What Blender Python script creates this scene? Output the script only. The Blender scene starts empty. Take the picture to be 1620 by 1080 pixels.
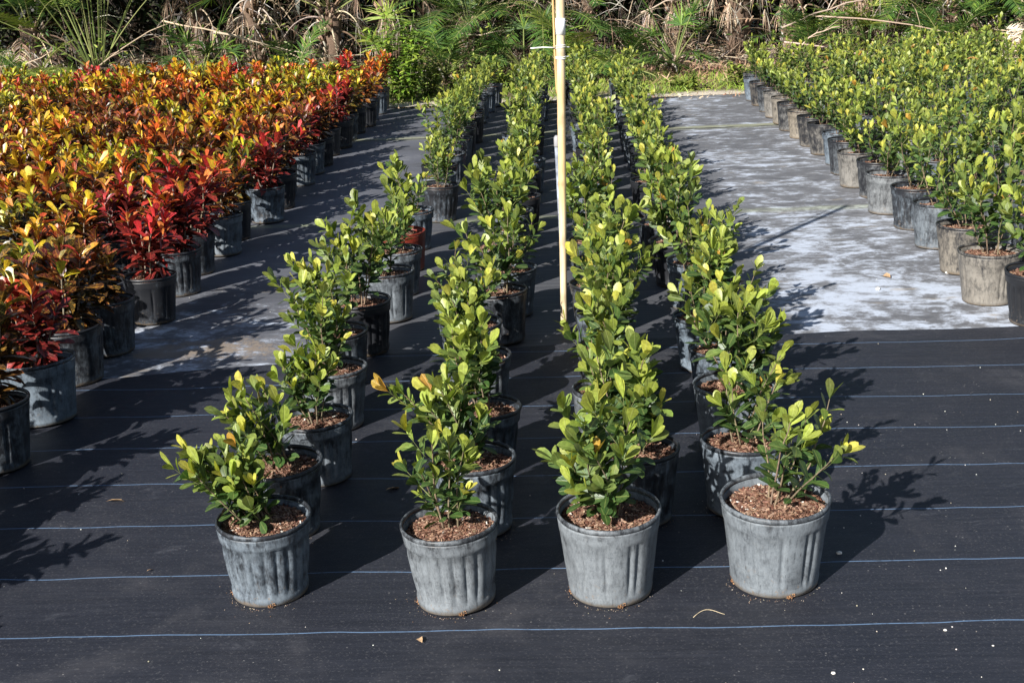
import bpy, math, random
import numpy as np
from mathutils import Vector, Matrix
PI = math.pi
R = math.radians
sc = bpy.context.scene
COL = sc.collection

# ------------------------------------------------------------------ camera
cam = bpy.data.cameras.new("camera")
cam.sensor_width = 36.0
cam.lens = 36.0 * 2046.5 / 1620.0
cam.clip_end = 800
cob = bpy.data.objects.new("camera", cam)
COL.objects.link(cob)
PITCH, ROLL, YAW, CH = R(17.14), R(2.602), R(3.07), 1.75
fwd = Vector((-math.sin(YAW) * math.cos(PITCH), math.cos(YAW) * math.cos(PITCH), -math.sin(PITCH)))
rt = Vector((math.cos(YAW), math.sin(YAW), 0))
up = rt.cross(fwd)
r2 = rt * math.cos(ROLL) - up * math.sin(ROLL)
u2 = rt * math.sin(ROLL) + up * math.cos(ROLL)
cob.matrix_world = Matrix(((r2.x, u2.x, -fwd.x, 0), (r2.y, u2.y, -fwd.y, 0), (r2.z, u2.z, -fwd.z, CH), (0, 0, 0, 1)))
sc.camera = cob

# ------------------------------------------------------------------ light
AZ, EL = R(34), R(31)                      # light travels towards +y and to the right
sc.view_settings.view_transform = 'Standard'
sc.view_settings.look = 'None'
sc.view_settings.gamma = 1
sc.view_settings.exposure = 1.15
w = bpy.data.worlds.new("World")
sc.world = w
w.use_nodes = True
nt = w.node_tree
sky = nt.nodes.new('ShaderNodeTexSky')
sky.sky_type = 'NISHITA'
sky.sun_disc = False
sky.sun_elevation = EL
sky.sun_rotation = PI + AZ
sky.air_density = 1.0
sky.dust_density = 1.0
nt.links.new(sky.outputs[0], nt.nodes['Background'].inputs[0])
nt.nodes['Background'].inputs[1].default_value = 0.052
sl = bpy.data.lights.new("sun", 'SUN')
sl.energy = 4.7
sl.angle = R(0.55)
sl.color = (1.0, 0.965, 0.91)
so = bpy.data.objects.new("sun", sl)
sd = Vector((math.sin(AZ) * math.cos(EL), math.cos(AZ) * math.cos(EL), -math.sin(EL)))
so.rotation_euler = sd.to_track_quat('-Z', 'Y').to_euler()
so.location = (-4, -4, 6)
COL.objects.link(so)
sc.cycles.max_bounces = 6
sc.cycles.transparent_max_bounces = 4


# ------------------------------------------------------------------ node helper
class NT:
    def __init__(s, name):
        s.m = bpy.data.materials.new(name)
        s.m.use_nodes = True
        s.t = s.m.node_tree
        s.t.nodes.clear()
        s.out = s.n('ShaderNodeOutputMaterial')

    def n(s, typ, ins=None, **kw):
        nd = s.t.nodes.new(typ)
        for k, v in kw.items():
            setattr(nd, k, v)
        for k, v in (ins or {}).items():
            s.set(nd.inputs[k], v)
        return nd

    def set(s, sock, v):
        if isinstance(v, bpy.types.NodeSocket):
            s.t.links.new(v, sock)
        else:
            if isinstance(v, (tuple, list)) and len(v) == 3 and sock.type == 'RGBA':
                v = (*v, 1)
            sock.default_value = v

    def math(s, op, a, b=0.0, c=None, clamp=False):
        nd = s.n('ShaderNodeMath', operation=op, use_clamp=clamp)
        s.set(nd.inputs[0], a)
        s.set(nd.inputs[1], b)
        if c is not None:
            s.set(nd.inputs[2], c)
        return nd.outputs[0]

    def mix(s, f, a, b, blend='MIX'):
        nd = s.n('ShaderNodeMix', data_type='RGBA', blend_type=blend)
        s.set(nd.inputs[0], f)
        s.set(nd.inputs[6], a)
        s.set(nd.inputs[7], b)
        return nd.outputs[2]

    def ramp(s, v, a, b, lo=0.0, hi=1.0):
        nd = s.n('ShaderNodeMapRange', {0: v, 1: a, 2: b, 3: lo, 4: hi}, clamp=True)
        nd.interpolation_type = 'SMOOTHSTEP'
        return nd.outputs[0]

    def noise(s, vec, scale, detail=4, rough=0.55, dist=0.0):
        nd = s.n('ShaderNodeTexNoise', {'Scale': scale, 'Detail': detail, 'Roughness': rough, 'Distortion': dist})
        s.set(nd.inputs['Vector'], vec)
        return nd.outputs[0]

    def scalev(s, vec, sc3, off=None):
        nd = s.n('ShaderNodeMapping')
        s.set(nd.inputs[0], vec)
        nd.inputs['Scale'].default_value = sc3
        if off is not None:
            s.set(nd.inputs['Location'], off)
        return nd.outputs[0]

    def bump(s, h, strength=0.5, dist=0.01, normal=None):
        nd = s.n('ShaderNodeBump', {'Strength': strength, 'Distance': dist, 'Height': h})
        if normal is not None:
            s.set(nd.inputs['Normal'], normal)
        return nd.outputs[0]

    def pbr(s, col, rough=0.6, spec=0.4, normal=None, trans=None, transw=0.3):
        p = s.n('ShaderNodeBsdfPrincipled')
        s.set(p.inputs['Base Color'], col)
        s.set(p.inputs['Roughness'], rough)
        s.set(p.inputs['Specular IOR Level'], spec)
        if normal is not None:
            s.set(p.inputs['Normal'], normal)
        o = p.outputs[0]
        if trans is not None:
            tr = s.n('ShaderNodeBsdfTranslucent')
            s.set(tr.inputs[0], trans)
            mx = s.n('ShaderNodeMixShader')
            s.set(mx.inputs[0], transw)
            s.set(mx.inputs[1], o)
            s.set(mx.inputs[2], tr.outputs[0])
            o = mx.outputs[0]
        s.t.links.new(o, s.out.inputs[0])
        return s.m


def obj_co(t):
    return t.n('ShaderNodeTexCoord').outputs['Object']


def geo_pos(t):
    return t.n('ShaderNodeNewGeometry').outputs['Position']


# ------------------------------------------------------------------ materials
def make_front_mat():
    t = NT('woven ground fabric')
    p = geo_pos(t)
    sep = t.n('ShaderNodeSeparateXYZ', {0: p})
    x, y = sep.outputs[0], sep.outputs[1]
    wob = t.noise(t.scalev(p, (1.0, 0.25, 1)), 1.3, 3)
    yy = t.math('ADD', y, t.math('MULTIPLY', t.math('SUBTRACT', wob, 0.5), 0.075))
    ph = t.math('FRACT', t.math('DIVIDE', t.math('SUBTRACT', yy, 3.052 - 0.1725), 0.3455))
    d = t.math('ABSOLUTE', t.math('SUBTRACT', ph, 0.5))
    fray = t.noise(t.scalev(p, (60, 6, 1)), 1.0, 2)
    line = t.math('SUBTRACT', 1.0, t.ramp(d, 0.004, 0.0085))
    line = t.math('MULTIPLY', line, t.ramp(fray, 0.2, 0.5, 0.45, 1.0))
    # faint ribs of the weave
    rib = t.noise(t.scalev(p, (2.5, 75, 1)), 1.0, 5, 0.75)
    weave = t.n('ShaderNodeTexWave', {'Vector': p, 'Scale': 110, 'Distortion': 1.0, 'Detail': 1}, bands_direction='X')
    weave2 = t.n('ShaderNodeTexWave', {'Vector': p, 'Scale': 130, 'Distortion': 1.0, 'Detail': 1}, bands_direction='Y')
    wv = t.math('MULTIPLY', weave.outputs[1], weave2.outputs[1])
    grime = t.noise(p, 2.2, 6, 0.65, 0.4)
    grain = t.noise(p, 130, 3, 0.7)
    base = t.mix(t.ramp(rib, 0.35, 0.7), (0.0130, 0.0145, 0.0210), (0.0205, 0.0225, 0.031))
    base = t.mix(t.ramp(grime, 0.5, 0.78, 0, 0.35), base, (0.085, 0.083, 0.09))
    base = t.mix(t.ramp(grain, 0.55, 0.70, 0, 0.34), base, (0.13, 0.128, 0.13))
    # dusty scuffs
    sc1 = t.noise(t.scalev(p, (2.0, 3.5, 1)), 1.6, 7, 0.75, 0.8)
    base = t.mix(t.ramp(sc1, 0.58, 0.80, 0, 0.42), base, (0.15, 0.155, 0.175))
    vor = t.n('ShaderNodeTexVoronoi', {'Vector': p, 'Scale': 34})
    vn = t.noise(p, 3.0, 2)
    speck = t.math('MULTIPLY', t.math('LESS_THAN', vor.outputs['Distance'], 0.085), t.ramp(vn, 0.45, 0.62))
    base = t.mix(t.math('MULTIPLY', speck, 0.3), base, (0.42, 0.40, 0.38))
    base = t.mix(t.math('MULTIPLY', line, 0.85), base, (0.13, 0.21, 0.34))
    h = t.math('ADD', t.math('MULTIPLY', wv, 0.6), t.math('MULTIPLY', rib, 0.6))
    puck = t.bump(t.noise(t.scalev(p, (1.4, 2.6, 1)), 1.5, 4, 0.55), 0.5, 0.03)
    return t.pbr(base, t.ramp(grime, 0.3, 0.7, 0.5, 0.68), 0.35, t.bump(h, 0.5, 0.0015, puck))


def make_old_mat():
    t = NT('bleached ground fabric')
    p = geo_pos(t)
    sep = t.n('ShaderNodeSeparateXYZ', {0: p})
    x, y = sep.outputs[0], sep.outputs[1]
    rp = t.ramp(x, 0.55, 1.15)
    lp = t.math('SUBTRACT', 1.0, t.ramp(x, -1.35, -0.95))
    near = t.math('SUBTRACT', 1.0, t.ramp(y, 6.3, 7.2))
    lpn = t.math('MULTIPLY', lp, t.ramp(near, 0, 1, 0.64, 0.98))
    amt = t.math('MAXIMUM', t.math('MULTIPLY', rp, t.ramp(y, 6.0, 9.0, 1.16, 0.97)), t.math('MAXIMUM', lpn, 0.3))
    n1 = t.noise(t.scalev(p, (0.75, 1.0, 1)), 1.1, 10, 0.70, 0.15)
    n2 = t.noise(t.scalev(p, (0.9, 1.3, 1)), 6.5, 9, 0.75, 0.3)
    n3 = t.noise(p, 60, 3, 0.7)
    s = t.math('ADD', t.math('MULTIPLY', n1, 0.62), t.math('MULTIPLY', n2, 0.38))
    thr = t.math('SUBTRACT', 0.80, t.math('MULTIPLY', amt, 0.345))
    fab = None
    dust = t.ramp(t.math('SUBTRACT', s, thr), -0.03, 0.12)
    bright = t.ramp(t.math('SUBTRACT', t.math('ADD', t.math('MULTIPLY', n1, 0.35), t.math('MULTIPLY', n2, 0.65)), thr), 0.03, 0.14)
    rib = t.noise(t.scalev(p, (1.2, 45, 1)), 1.0, 4, 0.7)
    fab = t.mix(t.ramp(rib, 0.35, 0.7), (0.045, 0.047, 0.056), (0.09, 0.092, 0.10))
    fab = t.mix(t.math('MULTIPLY', lp, t.ramp(n1, 0.35, 0.6, 0.1, 0.8)), fab, (0.105, 0.11, 0.13))
    fab = t.mix(t.math('MULTIPLY', rp, t.ramp(n2, 0.3, 0.65, 0.25, 0.9)), fab, (0.15, 0.153, 0.165))
    base = t.mix(t.math('MULTIPLY', dust, 0.85), fab, (0.20, 0.203, 0.215))
    base = t.mix(t.math('MULTIPLY', bright, 0.85), base, (0.45, 0.50, 0.59))
    # tan grit
    g = t.noise(t.scalev(p, (1, 2.5, 1)), 2.7, 6, 0.6)
    base = t.mix(t.math('MULTIPLY', t.ramp(g, 0.60, 0.72), t.math('MULTIPLY', amt, 0.5)), base, (0.33, 0.27, 0.19))
    base = t.mix(t.ramp(n3, 0.58, 0.75, 0, 0.35), base, (0.06, 0.06, 0.065))
    yl = t.math('ADD', y, t.math('MULTIPLY', t.math('SUBTRACT', n1, 0.5), 0.25))
    l1 = t.math('MULTIPLY', t.math('SUBTRACT', 1.0, t.ramp(t.math('ABSOLUTE', t.math('SUBTRACT', yl, 8.42)), 0.02, 0.09)), t.ramp(n2, 0.42, 0.6, 0.1, 0.5))
    base = t.mix(l1, base, (0.34, 0.37, 0.20))
    l2 = t.math('SUBTRACT', 1.0, t.ramp(t.math('ABSOLUTE', t.math('SUBTRACT', yl, 12.32)), 0.03, 0.16))
    base = t.mix(t.math('MULTIPLY', l2, 0.5), base, (0.34, 0.35, 0.20))
    l3 = t.math('SUBTRACT', 1.0, t.ramp(t.math('ABSOLUTE', t.math('SUBTRACT', yl, 12.27)), 0.02, 0.05))
    base = t.mix(t.math('MULTIPLY', l3, t.ramp(n1, 0.4, 0.5)), base, (0.05, 0.05, 0.045))
    # sandy spill beside the crotons
    dx = t.math('DIVIDE', t.math('ADD', x, 1.72), 0.36)
    dy = t.math('DIVIDE', t.math('SUBTRACT', y, 5.68), 0.17)
    rr = t.math('ADD', t.math('MULTIPLY', dx, dx), t.math('MULTIPLY', dy, dy))
    rr = t.math('ADD', rr, t.math('MULTIPLY', t.math('SUBTRACT', n2, 0.5), 7.0))
    rr = t.math('ADD', rr, t.math('MULTIPLY', t.math('SUBTRACT', n3, 0.5), 3.0))
    base = t.mix(t.math('MULTIPLY', t.math('SUBTRACT', 1.0, t.ramp(rr, 0.1, 1.2)), 0.6), base, (0.27, 0.21, 0.15))
    return t.pbr(base, 0.62, 0.35, t.bump(t.math('ADD', rib, n3), 0.4, 0.002))


def make_ground():
    t = NT('sandy soil')
    p = geo_pos(t)
    n1 = t.noise(p, 0.8, 6)
    n2 = t.noise(p, 9, 5, 0.7)
    c = t.mix(t.ramp(n1, 0.4, 0.62), (0.12, 0.085, 0.055), (0.30, 0.25, 0.18))
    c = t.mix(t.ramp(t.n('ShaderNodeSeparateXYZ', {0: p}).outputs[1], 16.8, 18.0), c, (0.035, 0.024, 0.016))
    c = t.mix(t.ramp(n2, 0.45, 0.7, 0, 0.7), c, (0.06, 0.045, 0.03))
    n3 = t.noise(p, 1.6, 4)
    c = t.mix(t.ramp(n3, 0.48, 0.62, 0, 0.6), c, (0.07, 0.11, 0.025))
    sy = t.n('ShaderNodeSeparateXYZ', {0: p}).outputs[1]
    sm = t.math('SUBTRACT', 1.0, t.ramp(t.math('ADD', sy, t.math('MULTIPLY', n3, 1.2)), 15.7, 16.1))
    c = t.mix(t.math('MULTIPLY', sm, t.ramp(n2, 0.3, 0.55, 0.4, 1.0)), c, (0.52, 0.46, 0.37))
    return t.pbr(c, 0.95, 0.1, t.bump(n2, 0.7, 0.04))


def make_pot_mat(name, kind='grey'):
    t = NT(name)
    oi = t.n('ShaderNodeObjectInfo')
    oc = obj_co(t)
    sep = t.n('ShaderNodeSeparateXYZ', {0: oc})
    z = sep.outputs[2]
    csep = t.n('ShaderNodeSeparateColor', {0: oi.outputs['Color']})
    dust, tan = csep.outputs[0], csep.outputs[1]
    off = t.n('ShaderNodeCombineXYZ', {0: t.math('MULTIPLY', oi.outputs['Random'], 40.0), 1: t.math('MULTIPLY', oi.outputs['Random'], 17.0), 2: 0.0}).outputs[0]
    st = t.noise(t.scalev(oc, (48, 48, 13), off), 1.0, 9, 0.8, 0.1)
    bl = t.noise(t.scalev(oc, (11, 11, 13), off), 1.0, 9, 0.78, 0.1)
    s = t.math('ADD', t.math('MULTIPLY', st, 0.6), t.math('MULTIPLY', bl, 0.4))
    zz = t.ramp(z, 0.0, 0.06, 0.06, 0.0)
    top = t.ramp(z, 0.205, 0.235, 0.0, 0.04)
    s = t.math('SUBTRACT', t.math('ADD', s, zz), top)
    thr = t.math('SUBTRACT', 0.74, t.math('MULTIPLY', dust, 0.36))
    m = t.math('MULTIPLY', t.ramp(t.math('SUBTRACT', s, thr), -0.08, 0.10), t.ramp(t.noise(t.scalev(oc, (90, 90, 30), off), 1.0, 6, 0.8), 0.3, 0.6, 0.55, 1.0))
    scr = t.noise(t.scalev(oc, (18, 18, 260), off), 1.0, 3, 0.6)
    scr2 = t.noise(t.scalev(oc, (160, 160, 9), off), 1.0, 3, 0.6)
    m = t.math('MULTIPLY', m, t.math('SUBTRACT', 1.0, t.math('MAXIMUM', t.ramp(scr, 0.66, 0.70, 0, 0.35), t.ramp(scr2, 0.64, 0.69, 0, 0.55))))
    dk = (0.014, 0.015, 0.018) if kind == 'grey' else (0.13, 0.018, 0.010)
    lt = t.mix(t.ramp(bl, 0.3, 0.7), (0.080, 0.110, 0.145), (0.165, 0.205, 0.245))
    lt = t.mix(tan, lt, (0.215, 0.185, 0.145)) 
    if kind != 'grey':
        lt = (0.24, 0.06, 0.035)
    c = t.mix(t.math('MULTIPLY', m, t.ramp(dust, 0, 1, 0.35, 0.98)), dk, lt)
    soilb = t.math('SUBTRACT', 1.0, t.ramp(t.math('ADD', z, t.math('MULTIPLY', t.math('SUBTRACT', bl, 0.5), 0.05)), 0.004, 0.018))
    spl = t.noise(t.scalev(oc, (70, 70, 70), off), 1.0, 4, 0.6)
    c = t.mix(t.math('MULTIPLY', t.ramp(spl, 0.60, 0.68), t.ramp(z, 0.0, 0.11, 0.6, 0.05)), c, (0.16, 0.12, 0.085))
    c = t.mix(t.math('MULTIPLY', soilb, 0.6), c, (0.20, 0.15, 0.10))
    fine = t.noise(oc, 180, 2)
    return t.pbr(c, t.ramp(m, 0, 1, 0.42, 0.68), 0.4, t.bump(t.math('ADD', s, t.math('MULTIPLY', fine, 0.2)), 0.25, 0.002))


def make_attr_mat(name, rough=0.9, spec=0.15, transw=0.0, bumps=0.0, boost=1.0, vein=None):
    t = NT(name)
    a = t.n('ShaderNodeAttribute', attribute_name='Col')
    c = a.outputs[0]
    nz = t.noise(geo_pos(t), 90, 2)
    c = t.mix(1.0, c, t.mix(t.ramp(nz, 0.35, 0.7), (0.78, 0.78, 0.78), (1.2, 1.2, 1.2)), 'MULTIPLY')
    nrm = None
    if vein:
        la = t.n('ShaderNodeAttribute', attribute_name='Leaf')
        ls = t.n('ShaderNodeSeparateColor', {0: la.outputs[0]})
        side, tt = ls.outputs[0], ls.outputs[1]
        sd_ = t.math('ABSOLUTE', t.math('SUBTRACT', side, 0.5))
        mid = t.math('SUBTRACT', 1.0, t.ramp(sd_, 0.03, 0.09))
        lat = t.n('ShaderNodeMath', operation='FRACT')
        t.set(lat.inputs[0], t.math('MULTIPLY', t.math('SUBTRACT', tt, t.math('MULTIPLY', sd_, 0.5)), 8.0))
        lv = t.math('SUBTRACT', 1.0, t.ramp(t.math('ABSOLUTE', t.math('SUBTRACT', lat.outputs[0], 0.5)), 0.05, 0.16))
        va = t.n('ShaderNodeAttribute', attribute_name='Vein')
        vm = t.math('MAXIMUM', mid, t.math('MULTIPLY', lv, vein))
        c = t.mix(t.math('MULTIPLY', vm, va.outputs['Alpha']), c, va.outputs[0])
        nrm = t.bump(t.math('MULTIPLY', vm, -1.0), 0.35, 0.002)
    if vein:
        sp = t.noise(geo_pos(t), 150, 3, 0.6)
        sp2 = t.noise(geo_pos(t), 14, 2)
        if vein > 0.5:
            mo = t.noise(geo_pos(t), 75, 3, 0.6)
            c = t.mix(t.math('MULTIPLY', t.ramp(mo, 0.54, 0.64), 0.6), c, va.outputs[0])
            c = t.mix(t.math('MULTIPLY', t.ramp(mo, 0.46, 0.38), 0.5), c, (0.05, 0.035, 0.014))
        c = t.mix(t.math('MULTIPLY', t.ramp(sp, 0.66, 0.72), t.ramp(sp2, 0.45, 0.62, 0.0, 0.75)), c, (0.16, 0.10, 0.045))
    if bumps:
        nrm = t.bump(t.noise(geo_pos(t), 60, 4), bumps, 0.01)
    tr = t.mix(1.0, c, (1.15, 1.25, 0.6), 'MULTIPLY') if transw else None
    return t.pbr(c, rough, spec, nrm, tr, transw)


def plain(name, col, rough=0.7, spec=0.3, var=0.25, scale=20, bump=0.0):
    t = NT(name)
    n = t.noise(obj_co(t), scale, 5, 0.65)
    lo = tuple(c * (1 - var) for c in col)
    hi = tuple(min(1, c * (1 + var)) for c in col)
    c = t.mix(t.ramp(n, 0.3, 0.7), lo, hi)
    return t.pbr(c, rough, spec, t.bump(n, bump, 0.01) if bump else None)


M_FRONT = make_front_mat()
M_OLD = make_old_mat()
M_GROUND = make_ground()
M_POT = make_pot_mat('weathered black plastic')
M_REDPOT = make_pot_mat('weathered red plastic', 'red')
M_SOIL = make_attr_mat('shredded bark', 0.9, 0.1)
M_STEM = make_attr_mat('woody stem', 0.8, 0.2)
M_LEAF = make_attr_mat('glossy green leaf', 0.40, 0.42, 0.28, vein=0.25)
M_CROTON = make_attr_mat('croton leaf', 0.34, 0.5, 0.12, vein=0.6)
M_FROND = make_attr_mat('palm leaflet', 0.5, 0.3, 0.16)
M_DRY = make_attr_mat('dry plant matter', 0.9, 0.1, 0.0)
M_BARK = make_attr_mat('rough bark', 0.95, 0.05, 0.0, bumps=0.8)


# ------------------------------------------------------------------ mesh builder
class MB:
    def __init__(s):
        s.v, s.f, s.c, s.l, s.n, s.vn = [], [], [], [], 0, []

    def add(s, verts, faces, col=(0.5, 0.5, 0.5), leaf=None, vein=None):
        verts = np.asarray(verts, float)
        k = len(verts)
        s.v.append(verts)
        n = s.n
        s.f += [tuple(i + n for i in f) for f in faces]
        col = np.asarray(col, float)
        if col.ndim == 1:
            col = np.tile(col[:3], (k, 1))
        s.c.append(col)
        s.l.append(np.zeros((k, 3)) if leaf is None else leaf)
        vv = np.zeros((k, 4))
        if vein is not None:
            vv[:] = vein
        s.vn.append(vv)
        s.n += k

    def tube(s, pts, rad, col=(0.2, 0.15, 0.1), sides=5, cap=True):
        pts = [Vector(p) for p in pts]
        m = len(pts)
        if not hasattr(rad, '__len__'):
            rad = [rad] * m
        vs, fs = [], []
        prev = None
        for i, p in enumerate(pts):
            d = (pts[min(i + 1, m - 1)] - pts[max(i - 1, 0)])
            if d.length < 1e-9:
                d = Vector((0, 0, 1))
            d.normalize()
            if prev is None:
                a = Vector((1, 0, 0)) if abs(d.x) < 0.8 else Vector((0, 1, 0))
                a = (a - d * a.dot(d)).normalized()
            else:
                a = (prev - d * prev.dot(d)).normalized()
            prev = a
            b = d.cross(a)
            for k in range(sides):
                an = 2 * PI * k / sides
                vs.append(p + (a * math.cos(an) + b * math.sin(an)) * rad[i])
        for i in range(m - 1):
            for k in range(sides):
                q = (k + 1) % sides
                fs.append((i * sides + k, i * sides + q, (i + 1) * sides + q, (i + 1) * sides + k))
        if cap:
            fs.append(tuple(range(sides))[::-1])
            fs.append(tuple((m - 1) * sides + k for k in range(sides)))
        s.add([tuple(v) for v in vs], fs, col)

    def mesh(s, name, mat, smooth=True, attrs=True):
        me = bpy.data.meshes.new(name)
        V = np.concatenate(s.v)
        me.from_pydata(V.tolist(), [], s.f)
        if attrs:
            a = me.attributes.new('Col', 'FLOAT_COLOR', 'POINT')
            C = np.ones((len(V), 4))
            C[:, :3] = np.concatenate(s.c)
            a.data.foreach_set('color', C.ravel())
            L = np.concatenate(s.l)
            if L.any():
                a = me.attributes.new('Leaf', 'FLOAT_COLOR', 'POINT')
                C = np.ones((len(V), 4))
                C[:, :3] = L
                a.data.foreach_set('color', C.ravel())
                a = me.attributes.new('Vein', 'FLOAT_COLOR', 'POINT')
                a.data.foreach_set('color', np.concatenate(s.vn).ravel())
        if smooth:
            me.polygons.foreach_set('use_smooth', [True] * len(me.polygons))
        me.materials.append(mat)
        me.update()
        return me

    def build(s, name, mat, parent=None, smooth=True):
        return link(name, s.mesh(name, mat, smooth), parent)


def link(name, me, parent=None):
    o = bpy.data.objects.new(name, me)
    COL.objects.link(o)
    if parent is not None:
        o.parent = parent
    return o


def tag(o, label, cat, group=None, kind=None):
    if label:
        o['label'] = label
    if cat:
        o['category'] = cat
    if group:
        o['group'] = group
    if kind:
        o['kind'] = kind
    return o


def thing(name, loc, rz=0, label=None, cat=None, group=None):
    o = bpy.data.objects.new(name, None)
    o.empty_display_size = 0.1
    COL.objects.link(o)
    o.location = loc
    o.rotation_euler = (0, 0, rz)
    return tag(o, label, cat, group)


# ------------------------------------------------------------------ leaves
def leaf_template(stations, wid, mid_drop=0.10, curl=0.12):
    """x = across, y = along (0..1), z = up; returns verts, faces, (side,t)"""
    vs, lf, fs = [], [], []
    rows = []
    for t, wd in zip(stations, wid):
        zc = -curl * t * t
        if wd < 1e-4:
            rows.append((len(vs),))
            vs.append((0, t, zc))
            lf.append((0.5, t, 0))
        else:
            i = len(vs)
            vs += [(-wd, t, zc + mid_drop * wd * 2), (0, t, zc), (wd, t, zc + mid_drop * wd * 2)]
            lf += [(0, t, 0), (0.5, t, 0), (1, t, 0)]
            rows.append((i, i + 1, i + 2))
    for a, b in zip(rows[:-1], rows[1:]):
        if len(a) == 1 and len(b) == 3:
            fs += [(a[0], b[1], b[0]), (a[0], b[2], b[1])]
        elif len(a) == 3 and len(b) == 1:
            fs += [(a[0], a[1], b[0]), (a[1], a[2], b[0])]
        else:
            fs += [(a[0], a[1], b[1], b[0]), (a[1], a[2], b[2], b[1])]
    return np.array(vs), fs, np.array(lf)


OBOV = leaf_template([0, 0.15, 0.35, 0.55, 0.75, 0.91, 1.0], [0, 0.06, 0.15, 0.215, 0.235, 0.145, 0])
OBOV_LO = leaf_template([0, 0.3, 0.7, 1.0], [0, 0.13, 0.235, 0])
CROT = leaf_template([0, 0.12, 0.35, 0.6, 0.82, 0.94, 1.0], [0, 0.04, 0.13, 0.15, 0.195, 0.12, 0], 0.14, 0.2)
CROT_LO = leaf_template([0, 0.35, 0.75, 1.0], [0, 0.12, 0.185, 0], 0.14, 0.18)


def put_leaf(mb, tpl, pos, d, nrm, L, Wf, col0, col1, vein, rng, curlf=1.0):
    vs, fs, lf = tpl
    d = d.normalized()
    x = d.cross(nrm)
    if x.length < 1e-3:
        x = d.cross(Vector((1, 0, 0.1)))
    x.normalize()
    z = x.cross(d)
    Mx = np.array((x * L * Wf, d * L, z * L * curlf))
    V = vs @ Mx + np.array(pos)
    t = lf[:, 1:2]
    col = np.array(col0) * (1 - t) + np.array(col1) * t
    mb.add(V, fs, col, lf, vein)


def lerp(a, b, t):
    return tuple(a[i] * (1 - t) + b[i] * t for i in range(len(a)))


def rvar(c, rng, v=0.18):
    k = 1 + rng.uniform(-v, v)
    return tuple(max(0, q * k * (1 + rng.uniform(-0.06, 0.06))) for q in c)


G_DARK = (0.026, 0.062, 0.016)
G_MID = (0.080, 0.135, 0.036)
G_YEL = (0.235, 0.295, 0.048)
G_GOLD = (0.41, 0.40, 0.065)
G_ORG = (0.40, 0.19, 0.03)


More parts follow.
